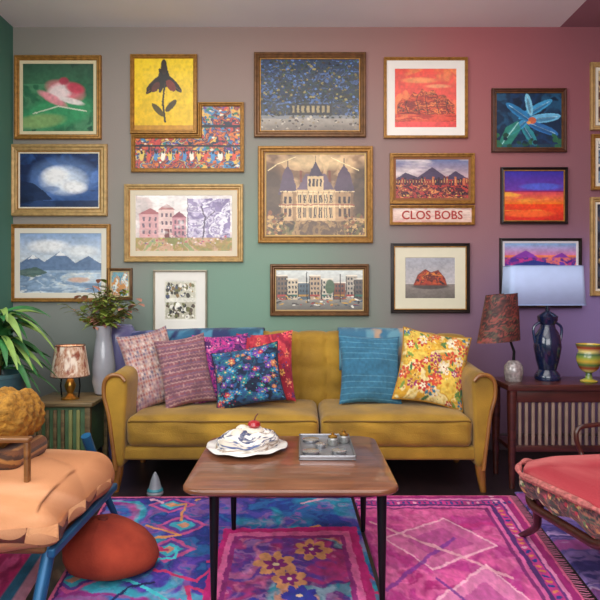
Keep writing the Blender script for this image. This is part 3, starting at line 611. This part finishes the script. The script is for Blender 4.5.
for (tx,ty,r,h,lb) in ((.045,2.46,.034,.016,'small round silver tin at the front left of the tray'),(.048,2.66,.036,.014,'small round silver tin at the back left of the tray'),(.16,2.455,.030,.02,'small round silver tin at the front right of the tray'),(.088,2.56,.022,.018,'smallest round silver tin at the middle of the tray')):
    bx=empty('trinket_tin',(tx,ty,TT+.008),lb,'tin','small tins on the silver tray')
    mesh('body',*lathe([(r*.96,TT+.008),(r,TT+.010),(r,TT+.008+h*.65)],tx,ty,28),silv,bx); mesh('lid',*lathe([(r*1.04,TT+.008+h*.65),(r*1.04,TT+.008+h*.9),(r*.9,TT+.008+h),(r*.3,TT+.008+h*1.1),(.002,TT+.008+h*1.12)],tx,ty,28),MAT('pale_silver','#c4c2c0',.25,.8,.08,30),bx)
glass=MAT('smoky_glass','#8f8f8c',.1,.3,.1,coat=.6); brass=MAT('polished_brass','#b08840',.28,.9,.1)
for (jx,jy,lb) in ((.142,2.60,'brass lidded glass jar standing left on the tray'),(.193,2.64,'brass lidded glass jar standing right on the tray')):
    j=empty('jar',(jx,jy,TT+.008),lb,'jar','brass lidded jars on the silver tray')
    mesh('body',*lathe([(.02,TT+.008),(.024,TT+.014),(.024,TT+.035),(.018,TT+.042)],jx,jy,24),glass,j)
    mesh('lid',*lathe([(.02,TT+.042),(.021,TT+.048),(.012,TT+.052),(.006,TT+.056),(.009,TT+.062),(.001,TT+.066)],jx,jy,20),brass,j)
# ---------------------------------------------------------------- rugs
pile=VCOL('rug_pile',.95,.5,220)
def rug(c4,fn,z0,th,label,nx=200,ny=200,bg='#804080'):
    a=Art(nx,ny,bg); fn(a); (ax,ay),(bx,by),(cx2,cy2),(dx2,dy2)=c4
    V=[]
    for j in range(ny):
        v=j/(ny-1)
        for i in range(nx):
            u=i/(nx-1); x=(ax*(1-u)+bx*u)*(1-v)+(dx2*(1-u)+cx2*u)*v; y=(ay*(1-u)+by*u)*(1-v)+(dy2*(1-u)+cy2*u)*v
            e=i in(0,nx-1) or j in (0,ny-1); V.append((x,y,z0 if e else z0+th))
    Fc=[(j*nx+i,(j+1)*nx+i,(j+1)*nx+i+1,j*nx+i+1) for j in range(ny-1) for i in range(nx-1)]
    o=mesh('rug',V,Fc,pile,None,col=a.c.reshape(-1,3),auto=180); tag(o,label,'rug'); return o
def rP(a):
    a.swirl(['#2444a0','#2494b4','#5a3aa4','#2c54b0','#a82c84','#38aec0','#4a34a0','#1c3488'],1.8,2.6,2,1.7)
    a.swirl(['#1c2c70','#7044a8','#c070a8','#2884ac'],7,11,12,2.4,o=.35)
    rg=random.Random(5)
    for i in range(7):
        x,y=rg.uniform(.04,.42),(i+.5)/7; s=rg.uniform(.07,.1)
        for k,c in enumerate(('#c8508c','#2a3a94','#34acbc','#d88860')): q=s*(1-.24*k); a.poly([(x,y-q*.7),(x+q,y),(x,y+q*.7),(x-q,y)],c,.85)
    for i in range(34):
        x,y=rg.random(),rg.random(); a.line([(x,y),(x+rg.uniform(-.14,.14),y+rg.uniform(-.08,.08)),(x+rg.uniform(-.2,.2),y+rg.uniform(-.12,.12))],.0055,rg.choice(['#101850','#d8a0bc','#40bcc8','#c8306c','#d89058']))
    B=[(.50,.24),(.985,.23),(.985,1.1),(.40,1.1)]; B2=[(.52,.262),(.955,.255),(.955,1.1),(.425,1.1)]; B3=[(.54,.285),(.93,.28),(.93,1.1),(.45,1.1)]
    a.poly(B,'#c01c74'); a.poly(B2,'#e468a4'); a.poly(B3,'#98287c')
    mk=a.inpoly([(.555,.30),(.915,.295),(.915,1.1),(.47,1.1)]); a.swirl(['#c0347c','#6a3ca4','#d870a8','#3450ac','#c84084','#d89468','#34a0b0','#4a2c80'],3,4,21,2.0,mask=mk)
    a.swirl(['#98206c','#e0a0bc','#2c2c78'],12,15,31,2.4,mask=mk,o=.3)
    for i in range(9):
        x,y=rg.uniform(.6,.86),.36+.07*i; r=rg.uniform(.045,.075); a.flower(x,y,r,rg.choice(['#e880b4','#38a8b4','#3434a0','#e09868']),'#f0c8a0',7,.8,rg.random()); a.flower(x,y,r*.55,rg.choice(['#8a2074','#2c3c9c']),'#f0d0a8',6,.8,.3)
    for w,c in ((.022,'#4a1a64'),(.012,'#c85a84')): a.m((a.v<w)|(a.u<w),c)
    a.finish(5,.006,.4,50)
def rM(a):
    a.swirl(['#b82478','#cc4490','#a81c70','#d8609c','#b43488'],2.2,5,3,1.6); a.swirl(['#942060','#d870a4','#c03880'],8,13,6,2.4,o=.3)
    for k,(w,c) in enumerate(((.22,'#80246c'),(.2,'#d860a0'),(.175,'#54246c'),(.15,'#c03484'),(.1,'#6c2c7c'),(.085,'#dc80b0'),(.06,'#a02070'),(.02,'#d8608c'))): a.m((1-a.u<w)|(a.v<w*.5),c)
    rg=random.Random(2)
    for i in range(44): a.ell(1-.125,i/44+.01,.018,.006,rg.choice(['#e0a0bc','#2c3888','#d88058']))
    for i in range(30): a.ell(i/30,.062,.009,.010,rg.choice(['#e0a0bc','#3c3c84']))
    for pts,c in (([(.1,.3),(.5,.18),(.72,.34),(.3,.46)],'#c46898'),([(.18,.62),(.6,.44),(.74,.62),(.36,.78)],'#d484ac'),([(.02,.84),(.34,.74),(.44,.9),(.1,.98)],'#c87c88'),([(.48,.84),(.74,.76),(.76,.98),(.54,1)],'#9c4894')):
        a.poly(pts,c,.65); cx=sum(p[0] for p in pts)/4; cy=sum(p[1] for p in pts)/4; q=[(cx+(x-cx)*.6,cy+(y-cy)*.6) for x,y in pts]; a.poly(q,'#a83c84',.7); a.line(pts+[pts[0]],.005,'#eab0c4',.8)
    for (x0,y0,x1,y1,c,w) in ((.02,.55,.5,.3,'#7c3090',.008),(.05,.2,.7,.5,'#e0a0b0',.007),(.3,.5,.74,.9,'#6a2884',.007),(.1,.96,.72,.66,'#e0a490',.007)): a.line([(x0,y0),(x1,y1)],w,c,.85)
    a.finish(9,.006,.35,45)
def rV(a): a.swirl(['#5c4c90','#8468ac','#40347c','#b090c4','#7058a4','#c0a0cc','#9c4890'],3,7,3,2.4); a.finish(4,.006,.4,40)
def rK(a): a.swirl(['#d02a74','#a82060','#dc5090','#c01e68'],3,3,3,2); a.m((a.u>.9),'#2a6a8c'); a.m((a.u>.95),'#c88aa0'); a.finish(4,.006,.3,40)
rug([(-1.02,3.17),(.27,3.19),(.30,1.35),(-.80,1.35)],rP,0,.009,'patchwork rug in blue, turquoise and pink under the coffee table',340,460)
mr_=rug([(.285,3.19),(1.115,3.19),(.93,1.35),(.315,1.35)],rM,0,.009,'magenta rug with striped border and fringe right of the coffee table',220,400)
rug([(1.165,3.26),(2.3,3.26),(2.3,1.35),(.985,1.35)],rV,0,.007,'violet mottled rug under the red armchair',150,240)
rug([(-1.9,2.7),(-1.06,2.7),(-.86,1.35),(-1.9,1.35)],rK,0,.008,'hot pink rug under the tan armchair at left',100,120)
fr=[]
for i in range(100):
    t=i/99; x=1.115+(.93-1.115)*t; y=3.19+(1.35-3.19)*t; fr.append(tube([(x-.002,y,.006),(x+.018,y+random.uniform(-.004,.004),.004),(x+.036,y+random.uniform(-.006,.006),.003)],[.003,.0025,.002],5))
mesh('fringe',*join(*fr),MAT('pink_fringe','#b86a88',.9),mr_)
cn=empty('cone_ornament',(X(154,3.2),3.225,0),'small grey cone ornament on the rug edge before the sofa','ornament')
mesh('cone',*lathe([(.042,.0),(.045,.012),(.036,.03),(.02,.09),(.006,.12),(.001,.124)],cn.location.x,3.225,20),MAT('grey_ceramic','#7c8088',.4,var=.15),cn)
mesh('band',*lathe([(.0415,.022),(.043,.026),(.037,.036),(.034,.036)],cn.location.x,3.225,20,False),MAT('teal_band','#2f7f8c',.4),cn)
# ---------------------------------------------------------------- left side table
wd=WOOD('worn_table_wood','#4f4028','#85704a',.5); grn=MAT('green_painted_wood','#4c6a48',.5,0,.25,9,.1,60); dkst=WOOD('dark_stand_wood','#3a2418','#5c3c26',.45)
st=empty('side_table',(-1.40,3.63,0),'small greenish brown wooden side table with slatted front, left of the sofa','table')
x0,x1,y0,y1=-1.57,-1.215,3.48,3.84; tz=.447
mesh('tabletop',*rbox(x0-.015,x1+.015,y0-.015,y1,tz-.025,tz,.006),wd,st)
mesh('body',*rbox(x0+.025,x1-.025,y0+.02,y1-.02,.12,tz-.025,.004),grn,st,label='green painted cabinet body')
osl=MAT('olive_slat','#8a8a52',.5,var=.2)
for i in range(6):
    xx=x0+.045+i*.045; mesh('slat',*rbox(xx,xx+.02,y0+.005,y0+.02,.14,tz-.045,.003,2),wd if i<4 else osl,st)
for x in (x0+.02,x1-.02):
    for y in (y0+.02,y1-.03): mesh('leg',*rbox(x-.016,x+.016,y-.016,y+.016,0,tz-.025,.004,2),wd,st)
lx,ly=X(69,3.58),3.60
lp=empty('table_lamp',(lx,ly,tz),'small lamp with pale streaked peach shade on the left side table','lamp')
mesh('base',*lathe([(.052,tz),(.054,tz+.008),(.03,tz+.018),(.016,tz+.035),(.028,tz+.06),(.034,tz+.085),(.02,tz+.115),(.01,tz+.135),(.01,tz+.16)],lx,ly,28),brass,lp)
for s in (-1,1): mesh('strut',*tube([(lx+s*.05,ly,tz+.006),(lx+s*.058,ly,tz+.08),(lx+s*.05,ly,tz+.15)],.005,6),blk,lp)
a=Art(120,30,'#c9a488'); a.swirl(['#d0b098','#b88a6c','#dcc4ac','#a86c50','#c49a7c'],26,2,5,3,warp=1.5); a.noise('#8a4634',.6,30,3,9,soft=.1); a.noise('#e8d8c4',.6,22,2,4,soft=.1)
V=[];C=[]
for j in range(30):
    t=j/29; r=.085+(.112-.085)*(1-t)
    for i in range(120): an=2*math.pi*i/120; V.append((lx+r*math.cos(an),ly+r*math.sin(an),tz+.14+.18*t)); C.append(a.c[29-j,i])
Fc=[(j*120+i,j*120+(i+1)%120,(j+1)*120+(i+1)%120,(j+1)*120+i) for j in range(29) for i in range(120)]
sh=mesh('lamp_shade',V,Fc,VCOL('streaked_shade',.6,emit=.08),lp,col=np.array(C))
for rr_,zz in ((.112,.14),(.085,.32)): mesh('shade_trim',*tube([(lx+rr_*math.cos(i*math.pi/16),ly+rr_*math.sin(i*math.pi/16),tz+zz) for i in range(34)],.003,6,False),MAT('brown_trim','#5a3a2c',.6),sh)
vx,vy=X(103,3.74),3.755
vs=empty('flower_vase',(vx,vy,tz),'wide greyish glass vase holding a leafy yellow green and pinkish bouquet','vase')
mesh('vase',*lathe([(.04,tz),(.055,tz+.01),(.07,tz+.08),(.072,tz+.18),(.058,tz+.29),(.046,tz+.37),(.054,tz+.43),(.05,tz+.43),(.042,tz+.37),(.05,tz+.3)],vx,vy,36,False),MAT('grey_milky_glass','#9a9ba2',.2,0,.08,coat=.6),vs)
gs=[];stm=[]
rg=random.Random(6)
for i in range(46):
    an=rg.uniform(0,6.28); el=rg.uniform(.3,1.45); L=rg.uniform(.13,.29); d=(math.cos(an)*math.cos(el),math.sin(an)*math.cos(el)*.6,math.sin(el)); b=Vector((vx,vy,tz+.41)); e=b+Vector(d)*L
    stm.append(tube([b,b+Vector(d)*L*.5,e],.0022,5))
    for k in range(11):
        p=b+Vector(d)*L*(.2+.8*k/10); a2_=rg.uniform(0,6.28); gs.append((rg.random(),leaf(p,(math.cos(a2_),math.sin(a2_)*.7,rg.uniform(-.2,.8)),rg.uniform(.045,.085),rg.uniform(.026,.046),.3,4)))
mesh('stems',*join(*stm),MAT('dry_stem','#6a6a3a',.7),vs)
mesh('foliage',*join(*[g for r_,g in gs if r_<.74]),MAT('sage_leaf','#8a9a44',.6,var=.45,scale=20),vs)
mesh('dried_flowers',*join(*[g for r_,g in gs if r_>=.74]),MAT('pinkish_petals','#b8806c',.7,var=.3,scale=20),vs)
lvx,lvy=X(117,3.98),3.985
fv=empty('floor_vase',(lvx,lvy,0),'tall lavender blue ceramic floor vase behind the left sofa arm','vase')
mesh('body',*lathe([(.08,0),(.10,.03),(.115,.3),(.122,.6),(.124,.75),(.12,.82),(.105,.855),(.09,.865),(.085,.86),(.10,.82),(.10,.5)],lvx,lvy,40,False),MAT('lavender_glaze','#7a78ac',.35,0,.1,5,coat=.4),fv)
mesh('lip',*tube([(lvx+.09*math.cos(i*math.pi/16),lvy+.09*math.sin(i*math.pi/16),.862) for i in range(34)],.007,8,False),MAT('lavender_rim','#9a98c4',.35),fv)
px_,py_=X(-2,3.2),3.2
pl=empty('potted_plant',(px_,py_,0),'large arching green dracaena plant at the left edge of the room','plant')
for t in (.4,1.97,3.54,5.11): mesh('stand_leg',*tube([(px_+.10*math.cos(t),py_+.10*math.sin(t),.42),(px_+.15*math.cos(t),py_+.15*math.sin(t),0)],[.014,.01],8),dkst,pl)
mesh('stand_top',*lathe([(.14,.41),(.14,.43)],px_,py_,28),dkst,pl)
mesh('pot',*lathe([(.09,.43),(.105,.44),(.135,.58),(.145,.64),(.15,.64),(.15,.66),(.135,.66),(.13,.62),(.01,.62)],px_,py_,32),MAT('teal_pot','#3a5f64',.4,coat=.3),pl)
gs=[]; rg=random.Random(12)
for i in range(140):
    an=rg.uniform(0,6.28); el=rg.uniform(0,1.3); h=rg.uniform(.66,1.0)
    gs.append(leaf((px_+.02*math.cos(an),py_+.02*math.sin(an),h),(math.cos(an)*math.cos(el),math.sin(an)*math.cos(el)*.8,math.sin(el)),rg.uniform(.18,.31),rg.uniform(.034,.055),rg.uniform(.4,.95),8,.4,rg.uniform(-.5,.5)))
k=int(len(gs)*.66)
mesh('foliage',*join(*gs[:k]),MAT('green_leaf','#33703a',.45,var=.5,scale=9),pl); mesh('pale_foliage',*join(*gs[k:]),MAT('lime_leaf','#86a854',.45,var=.3,scale=9),pl,label='paler yellow green leaves')
mesh('stem',*tube([(px_,py_,.62),(px_+.01,py_,.8),(px_,py_,.99)],[.014,.012,.006],8),dkst,pl)
# ---------------------------------------------------------------- left armchair
oak=WOOD('oak_arm_wood','#5c3618','#8a5a2c',.4); blu=MAT('teal_blue_painted_metal','#1f5a84',.4,.3,.12); knit=MAT('ochre_knit','#94661c',.9,0,.35,45,.9,70)
lc=empty('armchair',(-1.03,2.12,0),'peach cushioned armchair with slim wooden arms and teal blue legs at the left foreground','armchair')
def ridge(x): return 1-abs(math.sin(x))**.55
def soft(x): return .5+.5*math.sin(x)
def sf(u,v,w,p):
    an=math.atan2(v-1.4,u+1.6); rad=math.hypot(u+1.6,v-1.4)
    f=min(1,max(0,rad-.7)); cr=soft(an*13+.8*math.sin(rad*2)); c2=ridge(an*7+.5*math.sin(rad*2)+.7)
    if w>0: p[2]+=.024*(1-u**4)*(1-v**4)-(.010*cr+.014*c2)*f
    p[2]-= .045*max(0,u*.5-v*.5)**2*(w>0)+.015*max(0,u)**2*(w>0)
    if u>.8: p[0]+=-.012*soft(v*9+w*1.2)+.010*math.sin(v*3)
    if v<-.8: p[1]+=.014*soft(u*11+w*1.5)-.008*math.sin(u*4); p[2]-=.010*(w<-.5)*(1+math.sin(u*7))
    return p
def foldcol(V,c0,c1,c2,seed):
    V=np.array(V); n=fbm(V[:,0]*5+20,V[:,1]*5+20+V[:,2]*5,seed)[:,None]; m=fbm(V[:,0]*3+20,V[:,1]*9+20+V[:,2]*12,seed+3)[:,None]
    c=hexc(c0)*(1-n)+hexc(c1)*n; t=np.clip((m-.5)/.25,0,1)*.5; return c*(1-t)+hexc(c2)*t
V,Fc=rbox(-1.42,-.745,1.83,2.49,.285,.455,.075,8,48,sf)
tanv=VCOL('peach_tan_cloth',.85,.2,140)
mesh('seat_cushion',V,Fc,tanv,lc,auto=180,col=foldcol(V,'#a86a40','#c88c60','#d8a078',5))
mesh('seat_frame',*rbox(-1.40,-.80,1.89,2.44,.265,.30,.012),oak,lc)
mesh('side_rail',*rbox(-.792,-.765,1.87,2.52,.262,.292,.008),blu,lc,label='teal blue side rail')
V,Fc=rbox(-1.50,-1.37,1.84,2.47,.43,.80,.06,6,24,sf)
mesh('backrest',V,Fc,tanv,lc,auto=180,col=foldcol(V,'#a86a40','#c88c60','#d8a078',8))
for Y,xe in ((2.02,-.905),(2.43,-1.16)):
    mesh('armrest',*rbox(-1.46,xe,Y-.018,Y+.018,.588,.606,.007,3),oak,lc)
    mesh('arm_post',*rbox(xe-.022,xe-.004,Y-.012,Y+.012,.29,.59,.006,2),oak,lc)
for q in ([(-.905,2.535,.485),(-.885,2.59,.36),(-.86,2.67,.18),(-.825,2.77,0)],[(-.80,1.92,.28),(-.805,1.85,.14),(-.81,1.78,.07),(-.82,1.72,0)],[(-1.36,2.40,.28),(-1.38,2.52,.2),(-1.40,2.64,.1),(-1.42,2.74,0)],[(-1.36,1.92,.28),(-1.38,1.85,.2),(-1.40,1.78,.1),(-1.42,1.70,0)]):
    mesh('leg',*tube(q,[.021,.02,.016,.011],10),blu,lc)
mesh('cross_bar',*tube([(-.80,2.50,.277),(-.885,2.585,.37)],.013,8),blu,lc)
V,Fc=rbox(-1.34,-.99,2.10,2.38,.452,.532,.035,5,20,lambda u,v,w,p:[p[0],p[1],p[2]+.004*math.sin(u*8)])
Va=np.array(V); tt=(np.floor(Va[:,2]*70+Va[:,0]*12)%3).astype(int); cols=np.array([hexc('#6a3c1c'),hexc('#a06a34'),hexc('#43281a')])[tt]
fb=mesh('folded_blanket',V,Fc,fab,None,col=cols,auto=180); tag(fb,'folded brown striped blanket on the peach armchair under the knitted cushion','blanket')
def kf(u,v,w,p): s=1+.05*math.sin(v*16)*math.cos(w*9); return [p[0]*s,p[1]*(1+.02*math.sin(w*20)),p[2]*s+.01*math.sin(u*12)]
kp=mesh('throw_pillow',*rbox(-1.30,-.985,2.09,2.38,.541,.72,.085,8,16,kf),knit,None,auto=180); tag(kp,'chunky ochre knitted cushion on the peach armchair','cushion')
# pouf
pc=(-.745,2.36)
pf_=empty('pouf',(pc[0],pc[1],0.008),'low rust red pouf tucked against the peach armchair','pouf')
V,Fc=lathe([(.07,.01),(.12,.014),(.158,.035),(.172,.07),(.168,.11),(.148,.15),(.115,.18),(.06,.198),(.004,.202)],*pc,120)
def pofn(x,y,z):
    dx,dy=x-pc[0],y-pc[1]; an=math.atan2(dy,dx); s=(1+.06*math.cos(an-5.9))*(1-.02*soft(an*6))
    return (pc[0]+dx*s*1.08-.03*(z/.2)**2,pc[1]+dy*s,z*(1-.22*max(0,math.cos(an))*math.hypot(dx,dy)/.17)+.0)
V=[pofn(*p) for p in V]
mesh('body',V,Fc,MAT('rust_red_felt','#8c2814',.9,0,.2,8,.2,120,col2='#a83c22'),pf_,auto=80)
mesh('button',*lathe([(.02,.198),(.018,.205),(.002,.208)],pc[0]-.03,pc[1],16),MAT('rust_button','#6a2014',.7),pf_)
# ---------------------------------------------------------------- console table
dw=WOOD('dark_red_wood','#32150f','#54261e',.35); slm=MAT('pale_slat_paint','#8a7464',.5,var=.15)
cx0,cx1,cy0,cy1,cz=1.145,1.90,3.30,3.63,.578
cs=empty('console_table',((cx0+cx1)/2,(cy0+cy1)/2,0),'dark reddish wood console table with pale slatted front beside the sofa','table')
mesh('tabletop',*rbox(cx0,cx1,cy0,cy1,cz-.035,cz,.006),dw,cs)
mesh('apron',*rbox(cx0+.02,cx1-.01,cy0+.015,cy0+.04,cz-.10,cz-.035,.004,2),dw,cs)
for i in range(18): xx=cx0+.065+i*.037; mesh('slat',*rbox(xx,xx+.016,cy0+.02,cy0+.036,.24,cz-.10,.003,2),slm,cs)
mesh('lower_rail',*rbox(cx0+.03,cx1-.02,cy0+.015,cy0+.04,.205,.24,.004,2),dw,cs); mesh('shelf',*rbox(cx0+.03,cx1-.02,cy0+.045,cy1-.03,.20,.225,.004,2),dw,cs)
for x in (cx0+.03,cx1-.03):
    for y in (cy0+.028,cy1-.03): mesh('leg',*tube([(x,y,cz-.035),(x,y,.3),(x,y,0)],[.027,.024,.015],12),dw,cs)
bx,by=X(549,3.47),3.49
bl=empty('table_lamp',(bx,by,cz),'glossy navy sculpted lamp with wide pale blue shade on the console','lamp')
mesh('base',*lathe([(.07,cz),(.074,cz+.01),(.072,cz+.03),(.05,cz+.06),(.066,cz+.12),(.078,cz+.19),(.07,cz+.26),(.045,cz+.30),(.04,cz+.32),(.056,cz+.345),(.058,cz+.37),(.03,cz+.39),(.012,cz+.40),(.012,cz+.43)],bx,by,36),MAT('navy_glaze','#121e3c',.18,0,.3,8,coat=.7),bl)
hm=MAT('navy_handle','#182a50',.2,coat=.7)
for s in (-1,1): mesh('handle',*tube(curve([(bx+s*.045,by,cz+.335),(bx+s*.082,by,cz+.30),(bx+s*.072,by,cz+.215)],4),.008,8),hm,bl)
sz0,sz1=Z(305,3.45),Z(266,3.45); sx0,sx1=X(507,3.45),X(584,3.45)
def ring(x0,x1,y0,y1,z): return [(x,y,z) for x,y in rrect(x0,x1,y0,y1,.03,4)]
A_=ring(sx0,sx1,by-.09,by+.09,sz0); B_=ring(sx0+.010,sx1-.010,by-.08,by+.08,sz1); n=len(A_)
V=A_+B_; Fc=[(i,(i+1)%n,n+(i+1)%n,n+i) for i in range(n)]
shm=MAT('pale_blue_shade_cloth','#a4b4d6',.8,0,.03,20,emit=.06)
s_=mesh('lamp_shade',V,Fc,shm,bl,auto=60); s_.modifiers.new('t','SOLIDIFY').thickness=.003
bt=MAT('blue_trim','#8fa2c8',.6)
for q in (A_,B_): mesh('shade_trim',*tube(q+q[:2],.0025,6,False),bt,s_)
mesh('shade_spider',*tube([(sx0+.01,by,sz0+.02),((sx0+sx1)/2,by,cz+.428),(sx1-.01,by,sz0+.02)],.003,6),brass,bl)
qx,qy=X(513,3.45),3.44
ql=empty('table_lamp',(qx,qy,cz),'slim lamp with tilted dark brown red patterned shade and glass foot, nearest the sofa','lamp')
mesh('foot',*lathe([(.045,cz),(.048,cz+.008),(.055,cz+.05),(.052,cz+.09),(.03,cz+.115),(.02,cz+.12)],qx,qy,28),MAT('ribbed_clear_glass','#948a88',.12,.15,.4,60,coat=.7),ql)
mesh('pole',*tube([(qx,qy,cz+.12),(qx+.003,qy,cz+.17),(qx-.03,qy,cz+.26),(X(500,3.46),qy,cz+.3)],[.009,.008,.007,.006],10),blk,ql)
a=Art(90,40,'#44201c'); a.swirl(['#44201c','#6a2e28','#221e1a','#8a3c34','#4c4030','#2c1618'],9,5,4,3)
zb,zt=Z(341,3.46),Z(294,3.46); sxc=X(499,3.46); V=[];C=[]
for j in range(40):
    t=j/39; r=.122-.03*t
    for i in range(90): an=2*math.pi*i/90; x=r*math.cos(an); V.append((sxc+x+.02*t-.01,qy+r*.75*math.sin(an),zb+(zt-zb)*t+x*.09)); C.append(a.c[39-j,i])
Fc=[(j*90+i,j*90+(i+1)%90,(j+1)*90+(i+1)%90,(j+1)*90+i) for j in range(39) for i in range(90)]
mesh('lamp_shade',V,Fc,VCOL('patterned_shade',.6),ql,col=np.array(C))
gx,gy=X(588,3.42),3.41
gb=empty('goblet_vase',(gx,gy,cz),'striped yellow green goblet vase at the right end of the console','vase')
gp=[(.045,cz),(.048,cz+.008),(.02,cz+.02),(.016,cz+.05),(.04,cz+.065),(.052,cz+.08),(.060,cz+.10),(.066,cz+.12),(.068,cz+.14),(.064,cz+.16),(.055,cz+.175),(.065,cz+.195),(.072,cz+.215),(.068,cz+.215),(.05,cz+.178)]
V,Fc=lathe(gp,gx,gy,36,False); pal=[hexc(c) for c in ('#4f7a3c','#c8a83c','#8a9a3c','#2f5a3c','#d8c878','#a8442c')]
C=[pal[(i//36)%6] for i in range(len(V))]
mesh('bowl',V,Fc,VCOL('striped_glaze',.25,coat=.6),gb,col=np.array(C),auto=60)
# ---------------------------------------------------------------- right armchair
coralv=VCOL('coral_red_velvet',.85,.25,140); dk=WOOD('dark_chair_wood','#2c1410','#4a2218',.35)
rc=empty('armchair',(1.25,2.25,0),'coral red seated dark wood armchair with floral front edge at the right','armchair')
def L_(name,g,mat,**k): return mesh(name,*g,mat,rc,local=True,**k)
def seatgeo(hx,hy,r,z0,z1,n=12):
    V=[];Fc=[]; prof=[(.82,z0),(.95,z0+.008),(1.0,z0+.03),(.99,z0+.045),(.97,z1-.012),(.90,z1),(.82,z1+.008),(.75,z1+.011),(.62,z1+.013),(.5,z1+.014),(.35,z1+.014),(.2,z1+.013),(.02,z1+.012)]
    for s,z in prof:
        for k,(x,y) in enumerate(rrect(-hx,hx,-hy,hy,r,n)):
            a_=math.atan2(y,x); V.append((x*s,y*s,z+(.007*math.sin(5*a_+s*6)*s*s if s<.95 and z>z1-.02 else 0)))
    m=4*(n+1)
    for i in range(len(prof)-1):
        for j in range(m): j2=(j+1)%m; Fc.append((i*m+j,i*m+j2,(i+1)*m+j2,(i+1)*m+j))
    Fc.append(tuple(reversed(range(m)))); Fc.append(tuple((len(prof)-1)*m+j for j in range(m))); return V,Fc
V,Fc=seatgeo(.325,.32,.15,.335,.405)
sc_=L_('seat_cushion',(V,Fc),coralv,auto=180,col=foldcol(V,'#8a1c28','#b83c46','#d47c78',4))
pp=[(x,y,.374+.008*math.sin(9*math.atan2(y,x))) for x,y in rrect(-.337,.337,-.332,.332,.15,12)]; mesh('piping',*tube(pp+pp[:2],[.011+.004*math.sin(i*1.3) for i in range(len(pp)+2)],8,False),MAT('rose_cord','#a85c58',.8,var=.45,scale=60),sc_,local=True)
NN=420; NJ=22
a=Art(NN,NJ,'#5a3a44'); a.swirl(['#4a2c34','#7a3c44','#2f2830','#94584a','#3f4c40'],40,3,3,3); rg=random.Random(4)
for i in range(190): x,y=rg.random(),rg.random(); a.ell(x,y,.0032,.09,rg.choice(['#c04a5c','#d0b088','#a82c40','#d8c8a8','#5a7a4c','#c0804c'])); a.ell(x+.003,y+.05,.0014,.045,'#d8b870')
rr=rrect(-.325,.325,-.32,.32,.15,14); m=len(rr)
L=0; ds=[0]
for i in range(m): L+=math.dist(rr[i],rr[(i+1)%m]); ds.append(L)
V=[];C=[]
for j in range(NJ):
    t=j/(NJ-1)
    for i in range(NN):
        s=L*i/NN; k=next(q for q in range(m) if ds[q+1]>=s); f=(s-ds[k])/max(1e-9,ds[k+1]-ds[k]); x=rr[k][0]*(1-f)+rr[(k+1)%m][0]*f; y=rr[k][1]*(1-f)+rr[(k+1)%m][1]*f
        w=1+.06*math.sin(math.pi*t)+.016*math.sin(math.pi*t)*math.sin(i*.55+.5*math.sin(i*.1))-.07*t; V.append((x*w,y*w,.370-.095*t-.012*t*math.sin(i*.19+math.sin(i*.05)))); C.append(a.c[j,i])
Fc=[(j*NN+i,(j+1)*NN+i,(j+1)*NN+(i+1)%NN,j*NN+(i+1)%NN) for j in range(NJ-1) for i in range(NN)]
L_('skirt',(V,Fc),fab,col=np.array(C),auto=180,label='uneven padded floral edge band')
q=[(x,y,.252+.012*math.cos(8*math.atan2(y,x))) for x,y in rrect(-.30,.30,-.295,.295,.13,10)]
L_('seat_frame',tube(q+q[:2],.018,10,False),dk,label='curved dark wood seat rail')
for (bx_,by_),(tx_,ty_) in (((-.17,.48),(-.20,.23)),((-.26,-.40),(-.22,-.21)),((.32,.36),(.23,.22)),((.32,-.36),(.23,-.22))):
    L_('leg',tube(curve([(tx_,ty_,.30),(tx_*1.08,ty_*1.2,.2),((tx_*.6+bx_*.4),(ty_*.6+by_*.4),.10),(bx_,by_,0)],4),[.024,.024,.023,.021,.02,.019,.018,.017,.016,.015,.014,.013,.012],10),dk)
L_('backrest',rbox(.27,.36,-.29,.29,.43,.86,.04,5,10,lambda u,v,w,p:[p[0]+.05*(w+1)/2,p[1]*(1-.1*max(0,w)),p[2]]),MAT('coral_back_velvet','#a82a34',.8,0,.12,8,.2,120),auto=180)
for s in (-1,1): L_('armrest',tube(curve([(.03,s*.29,.30),(.04,s*.345,.39),(.02,s*.35,.45),(.03,s*.35,.50),(.11,s*.34,.515),(.34,s*.30,.53)],4),.0105,10),dk)
rc.rotation_euler=(0,0,R(12))
# ---------------------------------------------------------------- lights, world, camera
def area(name,loc,rot,sx,sy,p,col):
    l=bpy.data.lights.new(name,'AREA'); l.shape='RECTANGLE'; l.size=sx; l.size_y=sy; l.energy=p; l.color=col
    o=bpy.data.objects.new(name,l); COL.objects.link(o); o.location=loc; o.rotation_euler=rot; return o
area('window_light_rear',(-.3,-1.4,2.0),(R(86),0,0),3.2,1.8,96,(.98,.99,1))
area('window_light_side',(XL+.1,1.2,1.9),(0,R(-80),0),1.4,1.8,48,(1,.985,.97))
area('ceiling_glow',(.1,2.3,CE-.05),(0,0,0),2.8,2.2,46,(1,.99,.98))
area('ceiling_fill',(0,.6,2.0),(R(180),0,0),1.6,1.2,36,(1,.99,.98))  # unseen up-facing fill light, added to brighten the ceiling
pt=bpy.data.lights.new('lamp_bulb','POINT'); pt.energy=.6; pt.color=(1,.82,.6); pt.shadow_soft_size=.03
po=bpy.data.objects.new('lamp_bulb',pt); COL.objects.link(po); po.location=(lx,ly,tz+.23)
w=bpy.data.worlds.new('world'); SC.world=w; w.use_nodes=True; w.node_tree.nodes['Background'].inputs[0].default_value=(.9,.93,1,1); w.node_tree.nodes['Background'].inputs[1].default_value=.5
cam=bpy.data.cameras.new('camera'); co=bpy.data.objects.new('camera',cam); COL.objects.link(co); co.location=(0,0,H); co.rotation_euler=(R(90),0,0)
cam.sensor_width=36; cam.lens=36; cam.shift_y=-10/600; cam.clip_start=.02; SC.camera=co
